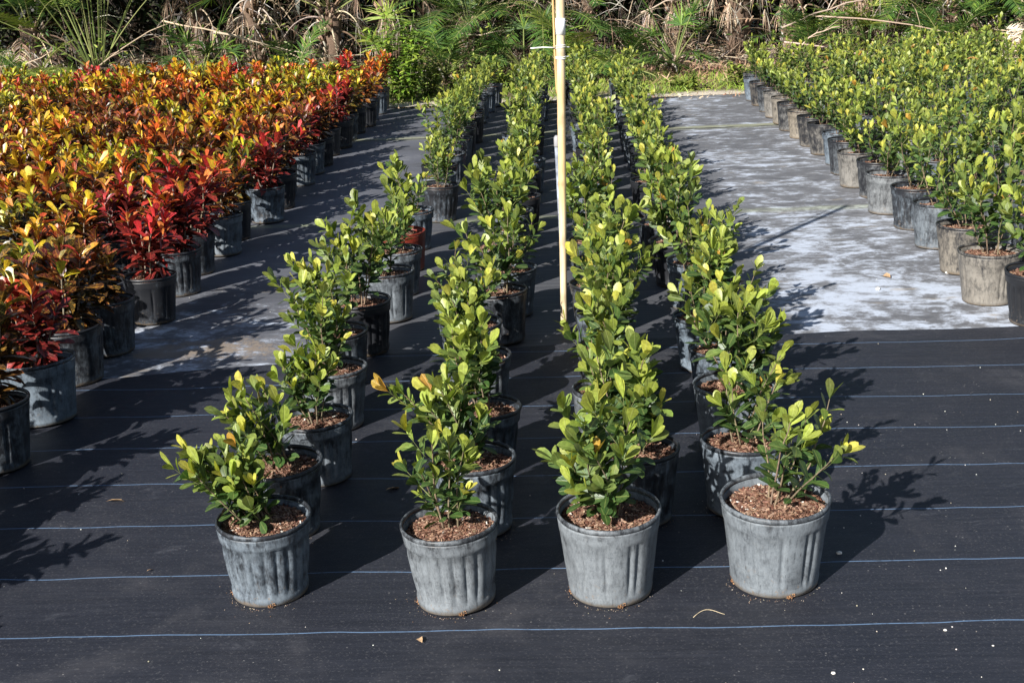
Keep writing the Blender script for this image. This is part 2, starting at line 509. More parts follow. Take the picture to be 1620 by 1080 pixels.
def gen_green(seed, H=0.34, spread=0.14, lean=(0, 0), stems=6, L=0.058, lo=False, gap=0.025, yel=1.1, side=2.4):
    """stems and foliage of one small shrub, origin at the soil surface"""
    rng = random.Random(seed)
    ms, ml = MB(), MB()
    tpl = OBOV_LO if lo else OBOV
    def shoot(p0, d0, length, r0, depth, age0):
        n = max(4, int(length / 0.03))
        p = Vector(p0)
        d = Vector(d0).normalized()
        pts, rads, dirs = [p.copy()], [r0], [d.copy()]
        for i in range(n):
            d = (d + Vector((rng.gauss(0, 0.09) + lean[0] * 0.10, rng.gauss(0, 0.09) + lean[1] * 0.10, 0.09))).normalized()
            p = p + d * (length / n)
            pts.append(p.copy())
            dirs.append(d.copy())
            rads.append(r0 * (1 - 0.6 * (i + 1) / n))
        ms.tube(pts, rads, rvar((0.16, 0.12, 0.08) if depth == 0 else (0.14, 0.15, 0.06), rng), 4 if lo else 5, False)
        # leaf pairs
        total = length
        s = (0.22 if depth == 0 else 0.12) * total
        k = rng.random() * PI
        while s < total * 0.985:
            f = s / total
            q = f * n
            i = min(n - 1, int(q))
            pos = pts[i].lerp(pts[i + 1], q - i)
            dd = dirs[i]
            a = dd.cross(Vector((1, 0, 0.2))).normalized()
            b = dd.cross(a)
            for sgn in (0, PI):
                if rng.random() < 0.06:
                    continue
                an = k + sgn + rng.gauss(0, 0.25)
                out = a * math.cos(an) + b * math.sin(an)
                open_ = lerp((1.25,), (0.62,), f)[0] + rng.gauss(0, 0.18)
                ld = dd * math.cos(open_) + out * math.sin(open_)
                nrm = dd * math.sin(open_) - out * math.cos(open_) + Vector((rng.gauss(0, .18), rng.gauss(0, .18), rng.gauss(0, .18)))
                hz = min(1, max(0, (pos.z / H)))
                y = max(0, min(1, (f * 0.65 + hz * 0.55 - 0.52 + rng.gauss(0, 0.14)) * yel * 1.5))
                c = lerp(G_DARK, G_MID, min(1, y * 1.6 + 0.25))
                c = lerp(c, G_YEL, max(0, y - 0.25) / 0.75)
                LL = L * rng.uniform(0.68, 1.12) * (0.85 + 0.25 * math.sin(f * PI))
                cc = rvar(c, rng)
                tip = rvar(lerp(cc, G_GOLD, 0.25 * y), rng, 0.08)
                put_leaf(ml, tpl, pos, ld, nrm, LL, rng.uniform(0.9, 1.18), cc, tip,
                         (*lerp(cc, (0.30, 0.34, 0.10), 0.5), 0.55), rng, rng.uniform(0.2, 1.9))
            s += gap * rng.uniform(0.8, 1.25)
            k += PI / 2
        # upright tip cluster
        tipd = dirs[-1]
        a = tipd.cross(Vector((1, 0, 0.2))).normalized()
        b = tipd.cross(a)
        bright = rng.random()
        for j in range(rng.choice((2, 3, 3, 4))):
            an = rng.random() * 2 * PI
            out = a * math.cos(an) + b * math.sin(an)
            op = rng.uniform(0.12, 0.5)
            ld = tipd * math.cos(op) + out * math.sin(op)
            nrm = tipd * math.sin(op) - out * math.cos(op)
            c = G_YEL if bright < 0.62 else (G_GOLD if bright < 0.80 else (G_ORG if bright < 0.82 else G_MID))
            c = lerp(G_MID, c, min(1, 0.3 + 0.7 * yel))
            cc = rvar(c, rng)
            put_leaf(ml, tpl, pts[-1], ld, nrm, L * rng.uniform(0.7, 1.2), rng.uniform(0.85, 1.1), cc,
                     rvar(lerp(cc, G_GOLD, 0.3), rng, 0.1), (*lerp(cc, (0.5, 0.5, 0.2), 0.4), 0.5), rng, rng.uniform(0.2, 1.2))
        if depth == 0:
            for j in range(int(side + rng.random())):
                i = rng.randint(max(1, n // 4), n - 2)
                an = rng.random() * 2 * PI
                dd = (dirs[i] * 0.9 + Vector((math.cos(an), math.sin(an), 0.15)) * 0.85).normalized()
                shoot(pts[i], dd, length * rng.uniform(0.3, 0.5), rads[i] * 0.7, 1, 0)
    for i in range(stems):
        an = 2 * PI * (i + rng.uniform(-0.35, 0.35)) / stems
        rr = rng.uniform(0.005, 0.035)
        tilt = spread / H * rng.uniform(0.3, 1.2)
        d = Vector((math.cos(an) * tilt + lean[0], math.sin(an) * tilt + lean[1], 1))
        shoot((math.cos(an) * rr, math.sin(an) * rr, -0.012), d, H * rng.uniform(0.6, 1.0) * 0.86 * d.length ** 0.5, 0.0034, 0, 0)
    return ms, ml


C_THEMES = {
    'yellow': dict(top=[(0.62, 0.44, 0.015), (0.66, 0.50, 0.02), (0.58, 0.30, 0.015), (0.42, 0.42, 0.03)], mid=[(0.40, 0.03, 0.018), (0.52, 0.10, 0.02), (0.14, 0.010, 0.013), (0.48, 0.30, 0.02)], low=[(0.07, 0.008, 0.010), (0.035, 0.018, 0.010), (0.13, 0.010, 0.012)]),
    'red': dict(top=[(0.56, 0.04, 0.028), (0.60, 0.12, 0.035), (0.44, 0.02, 0.028), (0.62, 0.22, 0.05)], mid=[(0.30, 0.010, 0.018), (0.40, 0.03, 0.02), (0.14, 0.008, 0.015)], low=[(0.08, 0.008, 0.012), (0.04, 0.008, 0.010)]),
    'orange': dict(top=[(0.62, 0.17, 0.015), (0.56, 0.07, 0.015), (0.64, 0.38, 0.02)], mid=[(0.40, 0.03, 0.015), (0.26, 0.015, 0.015), (0.10, 0.04, 0.012)], low=[(0.06, 0.008, 0.012), (0.022, 0.028, 0.010)]),
    'green': dict(top=[(0.36, 0.42, 0.02), (0.20, 0.30, 0.025), (0.55, 0.48, 0.02)], mid=[(0.08, 0.13, 0.018), (0.34, 0.24, 0.02), (0.05, 0.09, 0.015)], low=[(0.03, 0.04, 0.012), (0.05, 0.010, 0.012), (0.02, 0.03, 0.01)]),
    'maroon': dict(top=[(0.20, 0.015, 0.018), (0.13, 0.11, 0.018), (0.34, 0.06, 0.02), (0.09, 0.012, 0.015)], mid=[(0.07, 0.008, 0.012), (0.035, 0.045, 0.012), (0.14, 0.012, 0.018)], low=[(0.035, 0.007, 0.010), (0.02, 0.018, 0.010)]),
}


def gen_croton(seed, theme, H=0.40, spread=0.17, stems=6, L=0.098, lo=False):
    rng = random.Random(seed)
    ms, ml = MB(), MB()
    T = C_THEMES[theme]
    tpl = CROT_LO if lo else CROT
    for i in range(stems):
        an = 2 * PI * (i + rng.uniform(-0.3, 0.3)) / stems
        rr = rng.uniform(0.01, 0.04)
        tilt = spread / H * rng.uniform(0.2, 1.1)
        d = Vector((math.cos(an) * tilt, math.sin(an) * tilt, 1)).normalized()
        length = H * rng.uniform(0.62, 0.95)
        n = 8
        p = Vector((math.cos(an) * rr, math.sin(an) * rr, -0.012))
        pts, dirs = [p.copy()], [d.copy()]
        for j in range(n):
            d = (d + Vector((rng.gauss(0, 0.07), rng.gauss(0, 0.07), 0.06))).normalized()
            p = p + d * length / n
            pts.append(p.copy())
            dirs.append(d.copy())
        ms.tube(pts, [0.0052 * (1 - 0.5 * j / n) for j in range(n + 1)], rvar((0.20, 0.16, 0.12), rng), 4 if lo else 5, False)
        cnt = int(length / (0.0105 if not lo else 0.0120))
        stint = rng.random()
        tc = rng.choice(T['top'])
        drop = rng.uniform(-0.08, 0.08)
        for j in range(cnt):
            f = 0.16 + 0.84 * (j + rng.random() * 0.5) / cnt
            f = min(f, 1)
            q = f * n
            ii = min(n - 1, int(q))
            pos = pts[ii].lerp(pts[ii + 1], q - ii)
            dd = dirs[ii]
            k = j * 2.4 + stint * 6
            a = dd.cross(Vector((1, 0, 0.2))).normalized()
            b = dd.cross(a)
            out = a * math.cos(k) + b * math.sin(k)
            op = max(0.12, 1.75 - 1.45 * f ** 0.9 + rng.gauss(0, 0.22))
            ld = dd * math.cos(op) + out * math.sin(op)
            nrm = dd * math.sin(op) - out * math.cos(op) + Vector((rng.gauss(0, .2), rng.gauss(0, .2), rng.gauss(0, .2)))
            hz = max(0, min(1, 0.45 * f + 0.6 * pos.z / H + rng.gauss(0, 0.09)))
            hz += drop
            T2 = T if rng.random() < 0.74 else C_THEMES[rng.choice(('yellow', 'yellow', 'red', 'green', 'orange'))]
            if hz > 0.84:
                c = tc if rng.random() < 0.45 else rng.choice(T2['top'])
            elif hz > 0.64:
                c = tuple(q * 0.88 for q in rng.choice(T2['mid']))
                if rng.random() < 0.25:
                    c = rng.choice(T2['top'])
            else:
                c = rng.choice(T['low'])
                c = tuple(q * 0.7 for q in c)  # older maroon leaves, darkened further to paint shade into the gaps
            cc = rvar(c, rng, 0.25)
            tip = rvar(lerp(cc, rng.choice(T['mid']), 0.3), rng, 0.2)
            vein = lerp(cc, (0.62, 0.30, 0.04) if theme != 'red' else (0.6, 0.08, 0.05), 0.55)
            put_leaf(ml, tpl, pos, ld, nrm, L * rng.uniform(0.7, 1.15) * (0.8 + 0.3 * math.sin(f * PI)), rng.uniform(0.75, 1.35), cc, tip, (*vein, 0.6), rng, rng.uniform(0.3, 3.2))
    return ms, ml


# ------------------------------------------------------------------ pots
def pot_body(style, seg, holes=True, seed=0):
    mb = MB()
    rng = random.Random(seed)
    prof = [(0.0, 0.104), (0.003, 0.1125), (0.018, 0.1145), (0.026, 0.1145), (0.034, 0.1150), (0.090, 0.1215), (0.150, 0.1280), (0.190, 0.1325),
            (0.196, 0.1352), (0.205, 0.1362), (0.226, 0.1385), (0.232, 0.1392)]
    inner = [(0.232, 0.1340), (0.215, 0.1325), (0.19, 0.130), (0.15, 0.125)]
    vs, fs = [], []
    ph1, ph2 = rng.random() * 6, rng.random() * 6
    def rad(z, r, th):
        k = 1 + 0.012 * math.cos(2 * th + ph1) * (z / 0.23) + 0.006 * math.cos(3 * th + ph2)
        if 0.030 < z < 0.1915:
            if style == 'ribbed':
                g = 2 * abs(math.cos(th * 11)) ** 0.8 - 1
                r = r - 0.0040 + 0.0046 * g * min(1, (0.1915 - z) * 60, (z - 0.030) * 60)
            else:
                for c0 in (0.35, 0.55, 1.6, 2.1, 2.95, 4.35, 4.56, 5.55, 6.1):
                    dd = abs((th - c0 + PI) % (2 * PI) - PI)
                    if dd < 0.07:
                        r -= 0.0085 * (1 - dd / 0.07) * min(1, (0.1915 - z) * 60, (z - 0.030) * 60)
                r += 0.0012 * math.cos(th * 8)
        return r * k
    allp = prof + inner
    for z, r in allp:
        for k in range(seg):
            th = 2 * PI * k / seg
            rr = rad(z, r, th)
            vs.append((rr * math.cos(th), rr * math.sin(th), z))
    for i in range(len(allp) - 1):
        for k in range(seg):
            q = (k + 1) % seg
            fs.append((i * seg + k, i * seg + q, (i + 1) * seg + q, (i + 1) * seg + k))
    fs.append(tuple(range(seg))[::-1])
    mb.add(vs, fs)
    return mb


def pot_rim(seg, seed=0):
    mb = MB()
    rng = random.Random(seed)
    ph1 = rng.random() * 6
    prof = []
    for k in range(10):
        a = 2 * PI * k / 10
        prof.append((0.2405 + 0.0075 * math.sin(a), 0.1375 + 0.0048 * math.cos(a)))
    vs, fs = [], []
    m = len(prof)
    for z, r in prof:
        for k in range(seg):
            th = 2 * PI * k / seg
            kk = 1 + 0.012 * math.cos(2 * th + ph1) + 0.006 * math.cos(3 * th + 1)
            vs.append((r * kk * math.cos(th), r * kk * math.sin(th), z + 0.0012 * math.cos(2 * th + ph1)))
    for i in range(m):
        j = (i + 1) % m
        for k in range(seg):
            q = (k + 1) % seg
            fs.append((i * seg + q, i * seg + k, j * seg + k, j * seg + q))
    mb.add(vs, fs)
    return mb


SOIL_COLS = [(0.17, 0.098, 0.066), (0.23, 0.14, 0.095), (0.10, 0.045, 0.03), (0.30, 0.20, 0.14), (0.06, 0.03, 0.022), (0.18, 0.10, 0.07), (0.12, 0.06, 0.04)]


def soil_mesh(seed, chips):
    rng = random.Random(seed)
    mb = MB()
    seg, rings = 28, 7
    vs, fs = [(0, 0, 0.222)], []
    for i in range(1, rings + 1):
        r = 0.1315 * i / rings
        for k in range(seg):
            th = 2 * PI * k / seg
            vs.append((r * math.cos(th), r * math.sin(th), 0.219 - 0.010 * (i / rings) ** 2 + rng.uniform(-1, 1) * 0.0025 * (i < rings)))
    for k in range(seg):
        fs.append((0, 1 + k, 1 + (k + 1) % seg))
    for i in range(rings - 1):
        for k in range(seg):
            q = (k + 1) % seg
            fs.append((1 + i * seg + k, 1 + (i + 1) * seg + k, 1 + (i + 1) * seg + q, 1 + i * seg + q))
    mb.add(vs, fs, (0.10, 0.05, 0.03))
    for i in range(chips):
        r = 0.126 * math.sqrt(rng.random())
        th = rng.random() * 2 * PI
        x, y = r * math.cos(th), r * math.sin(th)
        z = 0.2195 - 0.010 * (r / 0.1315) ** 2 + rng.uniform(0, 0.006) + 0.003 * math.sin(x * 40 + seed) * math.sin(y * 34)
        l, w_, h = rng.uniform(0.0025, 0.0095) * (1.4 if rng.random() < .06 else 1), rng.uniform(0.0012, 0.003), rng.uniform(0.0008, 0.002)
        d = Vector((rng.gauss(0, 1), rng.gauss(0, 1), rng.gauss(0, 0.28))).normalized()
        x_ = d.cross(Vector((rng.gauss(0, .3), rng.gauss(0, .3), 1))).normalized()
        z_ = x_.cross(d)
        V = []
        for sz in (-1, 1):
            for sx, sy in ((-1, -1), (1, -1), (1, 1), (-1, 1)):
                V.append(tuple(Vector((x, y, z)) + x_ * sx * w_ + d * sy * l + z_ * sz * h))
        mb.add(V, [(0, 3, 2, 1), (4, 5, 6, 7), (0, 1, 5, 4), (1, 2, 6, 5), (2, 3, 7, 6), (3, 0, 4, 7)], (0.55, 0.52, 0.46) if rng.random() < 0.012 else rvar(rng.choice(SOIL_COLS), rng, 0.3))
    return mb.mesh('potting_soil', M_SOIL, False)


POTS = {}
for st in ('ribbed', 'panelled'):
    POTS[st, 1] = pot_body(st, 176, seed=3).mesh('pot', M_POT)
    POTS[st, 0] = pot_body(st, 88, seed=4).mesh('pot', M_POT)
RIM = {1: pot_rim(72, 3).mesh('rim', M_POT), 0: pot_rim(40, 4).mesh('rim', M_POT)}
REDPOT = pot_body('panelled', 88, seed=5).mesh('pot', M_REDPOT)
REDRIM = pot_rim(40, 5).mesh('rim', M_REDPOT)
SOIL = {2: [soil_mesh(s, 2600) for s in (1, 2, 3, 4)], 1: [soil_mesh(s, 1100) for s in (11, 12)], 0: [soil_mesh(s, 160) for s in (21, 22)]}


def root_plug(seed):
    rng = random.Random(seed)
    mb = MB()
    for i in range(26):
        a = rng.gauss(0, 0.05)
        z = 0.002 + abs(rng.gauss(0, 0.006))
        r = 0.1125 + rng.uniform(-0.001, 0.002)
        p = Vector((r * math.cos(a), r * math.sin(a), z))
        s_ = rng.uniform(0.001, 0.0028)
        q = p + Vector((rng.gauss(0, 1), rng.gauss(0, 1), rng.gauss(0, 0.6))).normalized() * s_ * 2
        mb.tube([p, q], [s_, s_ * 0.6], rvar(rng.choice([(0.16, 0.08, 0.04), (0.26, 0.15, 0.08), (0.07, 0.04, 0.03)]), rng), 4)
    return mb.mesh('root_plug', M_SOIL, False)


PLUG = [root_plug(1), root_plug(2)]


def potted(name, label, cat, group, x, y, rz, style, hi, dust, tan, scale, ms, ml, frot=0.0, fs=1.0, red=False, tilt=(0, 0)):
    """thing > pot (> rim, root_plug), potting_soil, stems, foliage"""
    t = thing(name, (x, y, 0.011 if y < 6 else 0.006), rz, label, cat, group)
    t.rotation_euler = (tilt[0], tilt[1], rz)
    t.scale = (scale, scale, scale if scale < 1.0 else 1 + (scale - 1) * 0.4)
    p = link('pot', REDPOT if red else POTS[style, 1 if hi else 0], t)
    r = link('rim', REDRIM if red else RIM[1 if hi else 0], p)
    p.color = (dust, tan, 0, 1)
    r.color = (dust * 0.85, tan, 0, 1)
    if hi == 2:
        k = 0
        for a in (-1.35, -2.9):
            pl = link('root_plug', PLUG[k], p)
            pl.rotation_euler = (0, 0, a - rz)
            k += 1
    rr = random.Random(int(x * 977 + y * 3331))
    s = link('potting_soil', rr.choice(SOIL[2 if hi == 2 else (1 if hi else 0)]), t)
    s.rotation_euler = (0, 0, rr.random() * 6.28)
    sk = t.scale[0] / t.scale[2]
    for nm, me in (('stems', ms), ('foliage', ml)):
        o = link(nm, me, t)
        o.location = (0, 0, 0.218)
        o.rotation_euler = (0, 0, frot - rz)
        k = fs / t.scale[0]
        o.scale = (k, k, k * sk)
    return t


ONES = ['', 'first', 'second', 'third', 'fourth', 'fifth', 'sixth', 'seventh', 'eighth', 'ninth', 'tenth', 'eleventh', 'twelfth', 'thirteenth', 'fourteenth', 'fifteenth',
        'sixteenth', 'seventeenth', 'eighteenth', 'nineteenth', 'twentieth'] + ['twenty-' + q for q in ('first', 'second', 'third', 'fourth', 'fifth', 'sixth', 'seventh', 'eighth', 'ninth')] + \
       ['thirtieth'] + ['thirty-' + q for q in ('first', 'second', 'third', 'fourth', 'fifth')]

# ------------------------------------------------------------------ setting
def sheet(name, x0, x1, y0, y1, nx, ny, zf, mat, edge=None):
    mb = MB()
    vs, fs = [], []
    for j in range(ny + 1):
        for i in range(nx + 1):
            x = x0 + (x1 - x0) * i / nx
            y = y0 + (y1 - y0) * j / ny
            if edge:
                x, y = edge(x, y, i / nx, j / ny)
            vs.append((x, y, zf(x, y)))
    for j in range(ny):
        for i in range(nx):
            a = j * (nx + 1) + i
            fs.append((a, a + 1, a + nx + 2, a + nx + 1))
    mb.add(vs, fs)
    o = mb.build(name, mat)
    return tag(o, None, None, None, 'structure')


def far_z(x, y):
    return -0.004 + (0.10 * max(0, min(1, (y - 16.2) / 3)) ** 1.2 if abs(y) < 60 else 0)


sheet('ground', -300, 300, -100, 500, 60, 60, lambda x, y: -0.03, M_GROUND)
sheet('bank', -14, 14, 14.9, 30, 60, 60, lambda x, y: far_z(x, y) + 0.012 * math.sin(x * 3.1 + y) * math.sin(y * 2.3) * min(1, (y - 14.9)), M_GROUND)
sheet('older_weed_mat', -12, 10, 4.9, 14.75, 110, 60,
      lambda x, y: 0.002 + 0.0018 * math.sin(x * 2.3 + y * 1.7) * math.sin(y * 3.1 + 0.4 * x), M_OLD,
      lambda x, y, u, v: (x, y + (0.07 * math.sin(x * 1.3) + 0.03 * math.sin(x * 5)) * (v > 0.99)))


def seam(x):
    return 5.55 + 0.035 * x + 0.05 * math.sin(x * 1.1 + 0.5) + 0.012 * math.sin(x * 6.3) - 0.16 * max(0, min(1, (-x - 1.0) / 1.0))


def fz(x, y):
    e = seam(x) - y
    z = 0.0075 + 0.0016 * math.sin(x * 2.1 + 1.3 * y) + 0.0012 * math.sin(y * 7.3 + 1.2 * math.sin(x * 1.1)) + 0.0010 * math.sin(x * 9 + y * 4)
    if e < 0.12:
        z += 0.004 * (0.5 + 0.5 * math.sin(x * 3.7 + 1)) * (1 - e / 0.12)
    return max(z, 0.0052)


sheet('weed_mat', -8, 8, -2.0, 5.6, 200, 150, fz, M_FRONT, lambda x, y, u, v: (x, -2.0 + v * (seam(x) + 2.0)))

# ------------------------------------------------------------------ foliage libraries
GREEN_HI = [gen_green(100 + i, H=0.36 + 0.05 * (i % 3), spread=0.13 + 0.02 * (i % 2), stems=4 + i % 3, L=0.059, gap=0.027, side=2.2) for i in range(12)]
GREEN_HI = [(a.mesh('stems', M_STEM), b.mesh('foliage', M_LEAF)) for a, b in GREEN_HI]
GREEN_MD = [gen_green(200 + i, H=0.44, spread=0.15, stems=4 + i % 3, L=0.056, lo=True, gap=0.028, yel=1.2, side=2.3) for i in range(14)]
GREEN_MD = [(a.mesh('stems', M_STEM), b.mesh('foliage', M_LEAF)) for a, b in GREEN_MD]
CR = {}
for k, th in enumerate(('yellow', 'red', 'orange', 'green', 'maroon')):
    CR[th] = []
    for i in range(5):
        a, b = gen_croton(300 + 10 * k + i, th, H=0.41 + 0.02 * (i % 3), spread=0.19, stems=7 + i % 2, lo=(i in (1, 2)))
        CR[th].append((a.mesh('stems', M_STEM), b.mesh('foliage', M_CROTON)))

# ------------------------------------------------------------------ the four centre rows
FRONT = {   # measured: x, y, pot diameter, style, dust, plant parameters
    0: [(-0.90, 3.30, .274, 'ribbed', 0.80, dict(seed=1, H=.31, spread=.13, lean=(-.50, .02), stems=10, L=.055, side=2.8)),
        (-0.94, 3.70, .275, 'ribbed', 0.72, dict(seed=2, H=.35, spread=.10, lean=(-.34, .0), stems=6, L=.060)),
        (-0.90, 4.12, .262, 'ribbed', 0.80, dict(seed=3, H=.36, spread=.12, lean=(-.10, .05), stems=7, L=.055)),
        (-0.94, 4.63, .275, 'ribbed', 0.80, dict(seed=4, H=.42, spread=.13, lean=(-.18, .05), stems=7, L=.055)),
        (-1.00, 5.12, .27, 'panelled', 0.62, dict(seed=5, H=.42, spread=.14, lean=(-.12, .0), stems=7, L=.055))],
    1: [(-0.36, 3.23, .278, 'ribbed', 0.86, dict(seed=11, H=.36, spread=.06, lean=(.02, .0), stems=5, L=.055, side=2.0)),
        (-0.33, 3.69, .275, 'ribbed', 0.78, dict(seed=12, H=.37, spread=.11, lean=(-.42, .0), stems=7, L=.062)),
        (-0.34, 4.14, .275, 'ribbed', 0.70, dict(seed=13, H=.40, spread=.11, lean=(-.30, .0), stems=7, L=.063)),
        (-0.39, 4.74, .27, 'ribbed', 0.70, dict(seed=14, H=.40, spread=.13, lean=(-.28, .05), stems=7, L=.055)),
        (-0.45, 5.19, .27, 'ribbed', 0.75, dict(seed=15, H=.42, spread=.14, lean=(-.12, .0), stems=7, L=.055))],
    2: [(0.07, 3.27, .296, 'panelled', 0.97, dict(seed=21, H=.44, spread=.15, lean=(-.16, .02), stems=6, L=.066, side=2.6)),
        (0.17, 3.74, .275, 'panelled', 0.60, dict(seed=22, H=.42, spread=.17, lean=(-.03, .0), stems=7, L=.070)),
        (0.10, 4.30, .275, 'panelled', 0.80, dict(seed=23, H=.44, spread=.15, lean=(-.22, .0), stems=8, L=.062)),
        (0.12, 4.80, .27, 'ribbed', 0.60, dict(seed=24, H=.44, spread=.10, lean=(-.02, .05), stems=7, L=.052)),
        (0.12, 5.28, .27, 'panelled', 0.70, dict(seed=25, H=.50, spread=.15, lean=(.02, .0), stems=8, L=.058))],
    3: [(0.53, 3.31, .312, 'panelled', 0.97, dict(seed=31, H=.41, spread=.22, lean=(.38, .02), stems=6, L=.058, side=1.6, gap=.029)),
        (0.50, 3.79, .275, 'panelled', 0.85, dict(seed=32, H=.40, spread=.16, lean=(-.02, .05), stems=5, L=.062, side=1.4)),
        (0.54, 4.27, .30, 'panelled', 0.90, dict(seed=33, H=.46, spread=.20, lean=(.08, .0), stems=7, L=.066)),
        (0.55, 4.75, .27, 'panelled', 0.75, dict(seed=34, H=.42, spread=.14, lean=(-.03, .0), stems=7, L=.060)),
        (0.53, 5.20, .27, 'ribbed', 0.80, dict(seed=35, H=.44, spread=.15, lean=(.0, .0), stems=7, L=.060))],
}
ROWN = ['leftmost', 'second', 'third', 'rightmost']
XROW = [-0.95, -0.39, 0.11, 0.54]
prng = random.Random(77)
for r in range(4):
    y = 0
    i = 0
    for x, y, dia, style, dust, kw in FRONT[r]:
        i += 1
        a, b = gen_green(**kw)
        look = {('ribbed'): 'ribbed', ('panelled'): 'smooth'}[style]
        lab = f"leafy green shrub in {look} grey pot, {ONES[i]} from the front in the {ROWN[r]} centre row"
        potted('potted_shrub', lab, 'potted shrub', 'green shrubs in the four centre rows', x, y, (prng.random() * 6.28 if style == 'ribbed' else -1.5 + .12 * (r == 3)), style, 2 if i == 1 else 1, dust, prng.random() * 0.3,
               dia / 0.2895, a.mesh('stems', M_STEM), b.mesh('foliage', M_LEAF), tilt=(prng.gauss(0, .012), .035 if i == 1 else prng.gauss(0, .015)))
    if r == 0:
        ys = [5.56, 6.10, 6.58, 7.10, 7.62, 8.45]
    elif r == 1:
        ys = [5.67, 6.12, 6.60, 7.06, 7.52, 7.98]
    elif r == 2:
        ys = [5.76, 6.22, 6.66, 7.12, 7.56, 8.0]
    else:
        ys = [5.68, 6.14, 6.60, 7.06, 7.50, 7.96]
    last = ys[-1]
    end = 14.5 if r != 3 else 14.2
    while last < end:
        last += prng.uniform(0.41, 0.47)
        ys.append(last)
    for y in ys:
        i += 1
        red = (r == 0 and abs(y - 7.10) < 0.01)
        rust = (r == 1 and abs(y - 10.2) < 0.23)
        hi = y < 8
        lib = GREEN_HI if y < 7.4 else GREEN_MD
        a, b = prng.choice(lib)
        style = prng.choice(('ribbed', 'ribbed', 'panelled'))
        x = XROW[r] + prng.gauss(0, 0.03)
        if red:
            x = -0.96
        what = 'red' if (red or rust) else {'ribbed': 'ribbed', 'panelled': 'smooth'}[style]
        lab = f"green shrub in {what} {'plastic' if red or rust else 'grey'} pot, {ONES[i]} from the front in the {ROWN[r]} centre row"
        if prng.random() < 0.0:
            pass
        potted('potted_shrub', lab, 'potted shrub', 'green shrubs in the four centre rows', x, y, prng.random() * 6.28, style, 1 if hi else 0,
               prng.choice((0.35, 0.55, 0.75, 0.8)), prng.random() * 0.3, prng.uniform(0.93, 0.98) if not red else 0.9, a, b, prng.random() * 6.28,
               prng.uniform(0.80, 1.12) * (1.0 if y > 7.4 else 1.12), red or rust, tilt=(prng.gauss(0, .015), prng.gauss(0, .015)))

# ------------------------------------------------------------------ crotons, left block
crng = random.Random(5)
WORD = {'yellow': 'yellow topped', 'red': 'red leaved', 'orange': 'orange topped', 'green': 'yellow-green topped', 'maroon': 'dark maroon'}
rowi = 0
y = 2.40
while y < 14.75:
    rowi += 1
    for c in range(16):
        xx = -2.165 - 0.415 * c + crng.gauss(0, 0.025)
        yy = y + crng.gauss(0, 0.03)
        if xx < -(0.455 * yy + 0.32) and not (y < 4.2 and c < 2):
            break
        u = crng.random()
        if yy > 12.2:
            th = 'yellow' if u < .34 else 'green' if u < .74 else 'orange' if u < .9 else 'red'
        elif c == 0:
            th = 'red' if u < .36 else 'maroon' if u < .66 else 'orange' if u < .84 else 'green'
        else:
            th = 'yellow' if u < .42 else 'orange' if u < .48 else 'red' if u < .65 else 'green' if u < .83 else 'maroon'
        if c == 0 and rowi in (6, 9):
            th = 'red'
        if c == 0 and rowi in (7, 8):
            th = 'maroon'
        if c == 0 and yy > 13.6:
            th = 'orange'
        v = crng.choice((0, 3, 4)) if yy < 7.5 else crng.choice((1, 2))
        a, b = CR[th][v]
        dust = crng.choice((0.25, 0.4, 0.6, 0.72))
        if c == 0 and rowi in (6, 12):
            dust = 0.85
        lab = f"{WORD[th]} croton, left block, {ONES[rowi - 4]} row from the front, {ONES[c + 1]} in from the aisle"
        if rowi < 5:
            lab = f"{WORD[th]} croton beyond the left edge, {ONES[5 - rowi]} row nearer than the block, {ONES[c + 1]} in"
        potted('potted_croton', lab, 'potted croton', 'crotons in the left block', xx, yy, crng.random() * 6.28, crng.choice(('ribbed', 'panelled')), 1 if (yy < 8 and c < 2) else 0,
               dust, crng.random() * 0.2, crng.uniform(0.95, 1.04) if yy > 6 else 1.05, a, b, crng.random() * 6.28, crng.uniform(0.80, 1.13), tilt=(crng.gauss(0, .015), crng.gauss(0, .015)))
    y += 0.475

# ------------------------------------------------------------------ green shrubs, right block
brng = random.Random(15)
ysr = [5.72, 6.12, 6.66, 7.20, 7.74, 8.22]
while ysr[-1] < 14.4:
    ysr.append(ysr[-1] + 0.46)
for rowi, y in enumerate(ysr, 1):
    for c in range(14):
        xx = 2.015 + 0.43 * c + brng.gauss(0, 0.025) + (0.05 if rowi == 1 else 0)
        yy = y + brng.gauss(0, 0.03) + (0.24 * min(c, 1) if rowi < 6 else 0)
        if xx > 0.352 * yy + 0.45:
            break
        a, b = brng.choice(GREEN_HI if yy < 7.0 else GREEN_MD)
        tan = brng.random() * 0.5 if c else (0.1, 0.8, 0.9, 0.2, 0.1)[rowi - 1] if rowi <= 5 else brng.random()
        dust = brng.choice((0.6, 0.75, 0.85)) if c or rowi > 5 else (0.3, 0.85, 0.75, 0.75, 0.6)[rowi - 1]
        lab = f"green shrub, right block, {ONES[rowi]} row from the front, {ONES[c + 1]} in from the bleached aisle"
        potted('potted_shrub', lab, 'potted shrub', 'green shrubs in the right block', xx, yy, brng.random() * 6.28, brng.choice(('ribbed', 'panelled', 'panelled')), 1 if yy < 8 and c < 1 else 0,
               dust, tan, brng.uniform(0.98, 1.06), a, b, brng.random() * 6.28, brng.uniform(0.84, 1.15) * (1.16 if yy < 8 else 1.04), tilt=(brng.gauss(0, .015), brng.gauss(0, .015)))

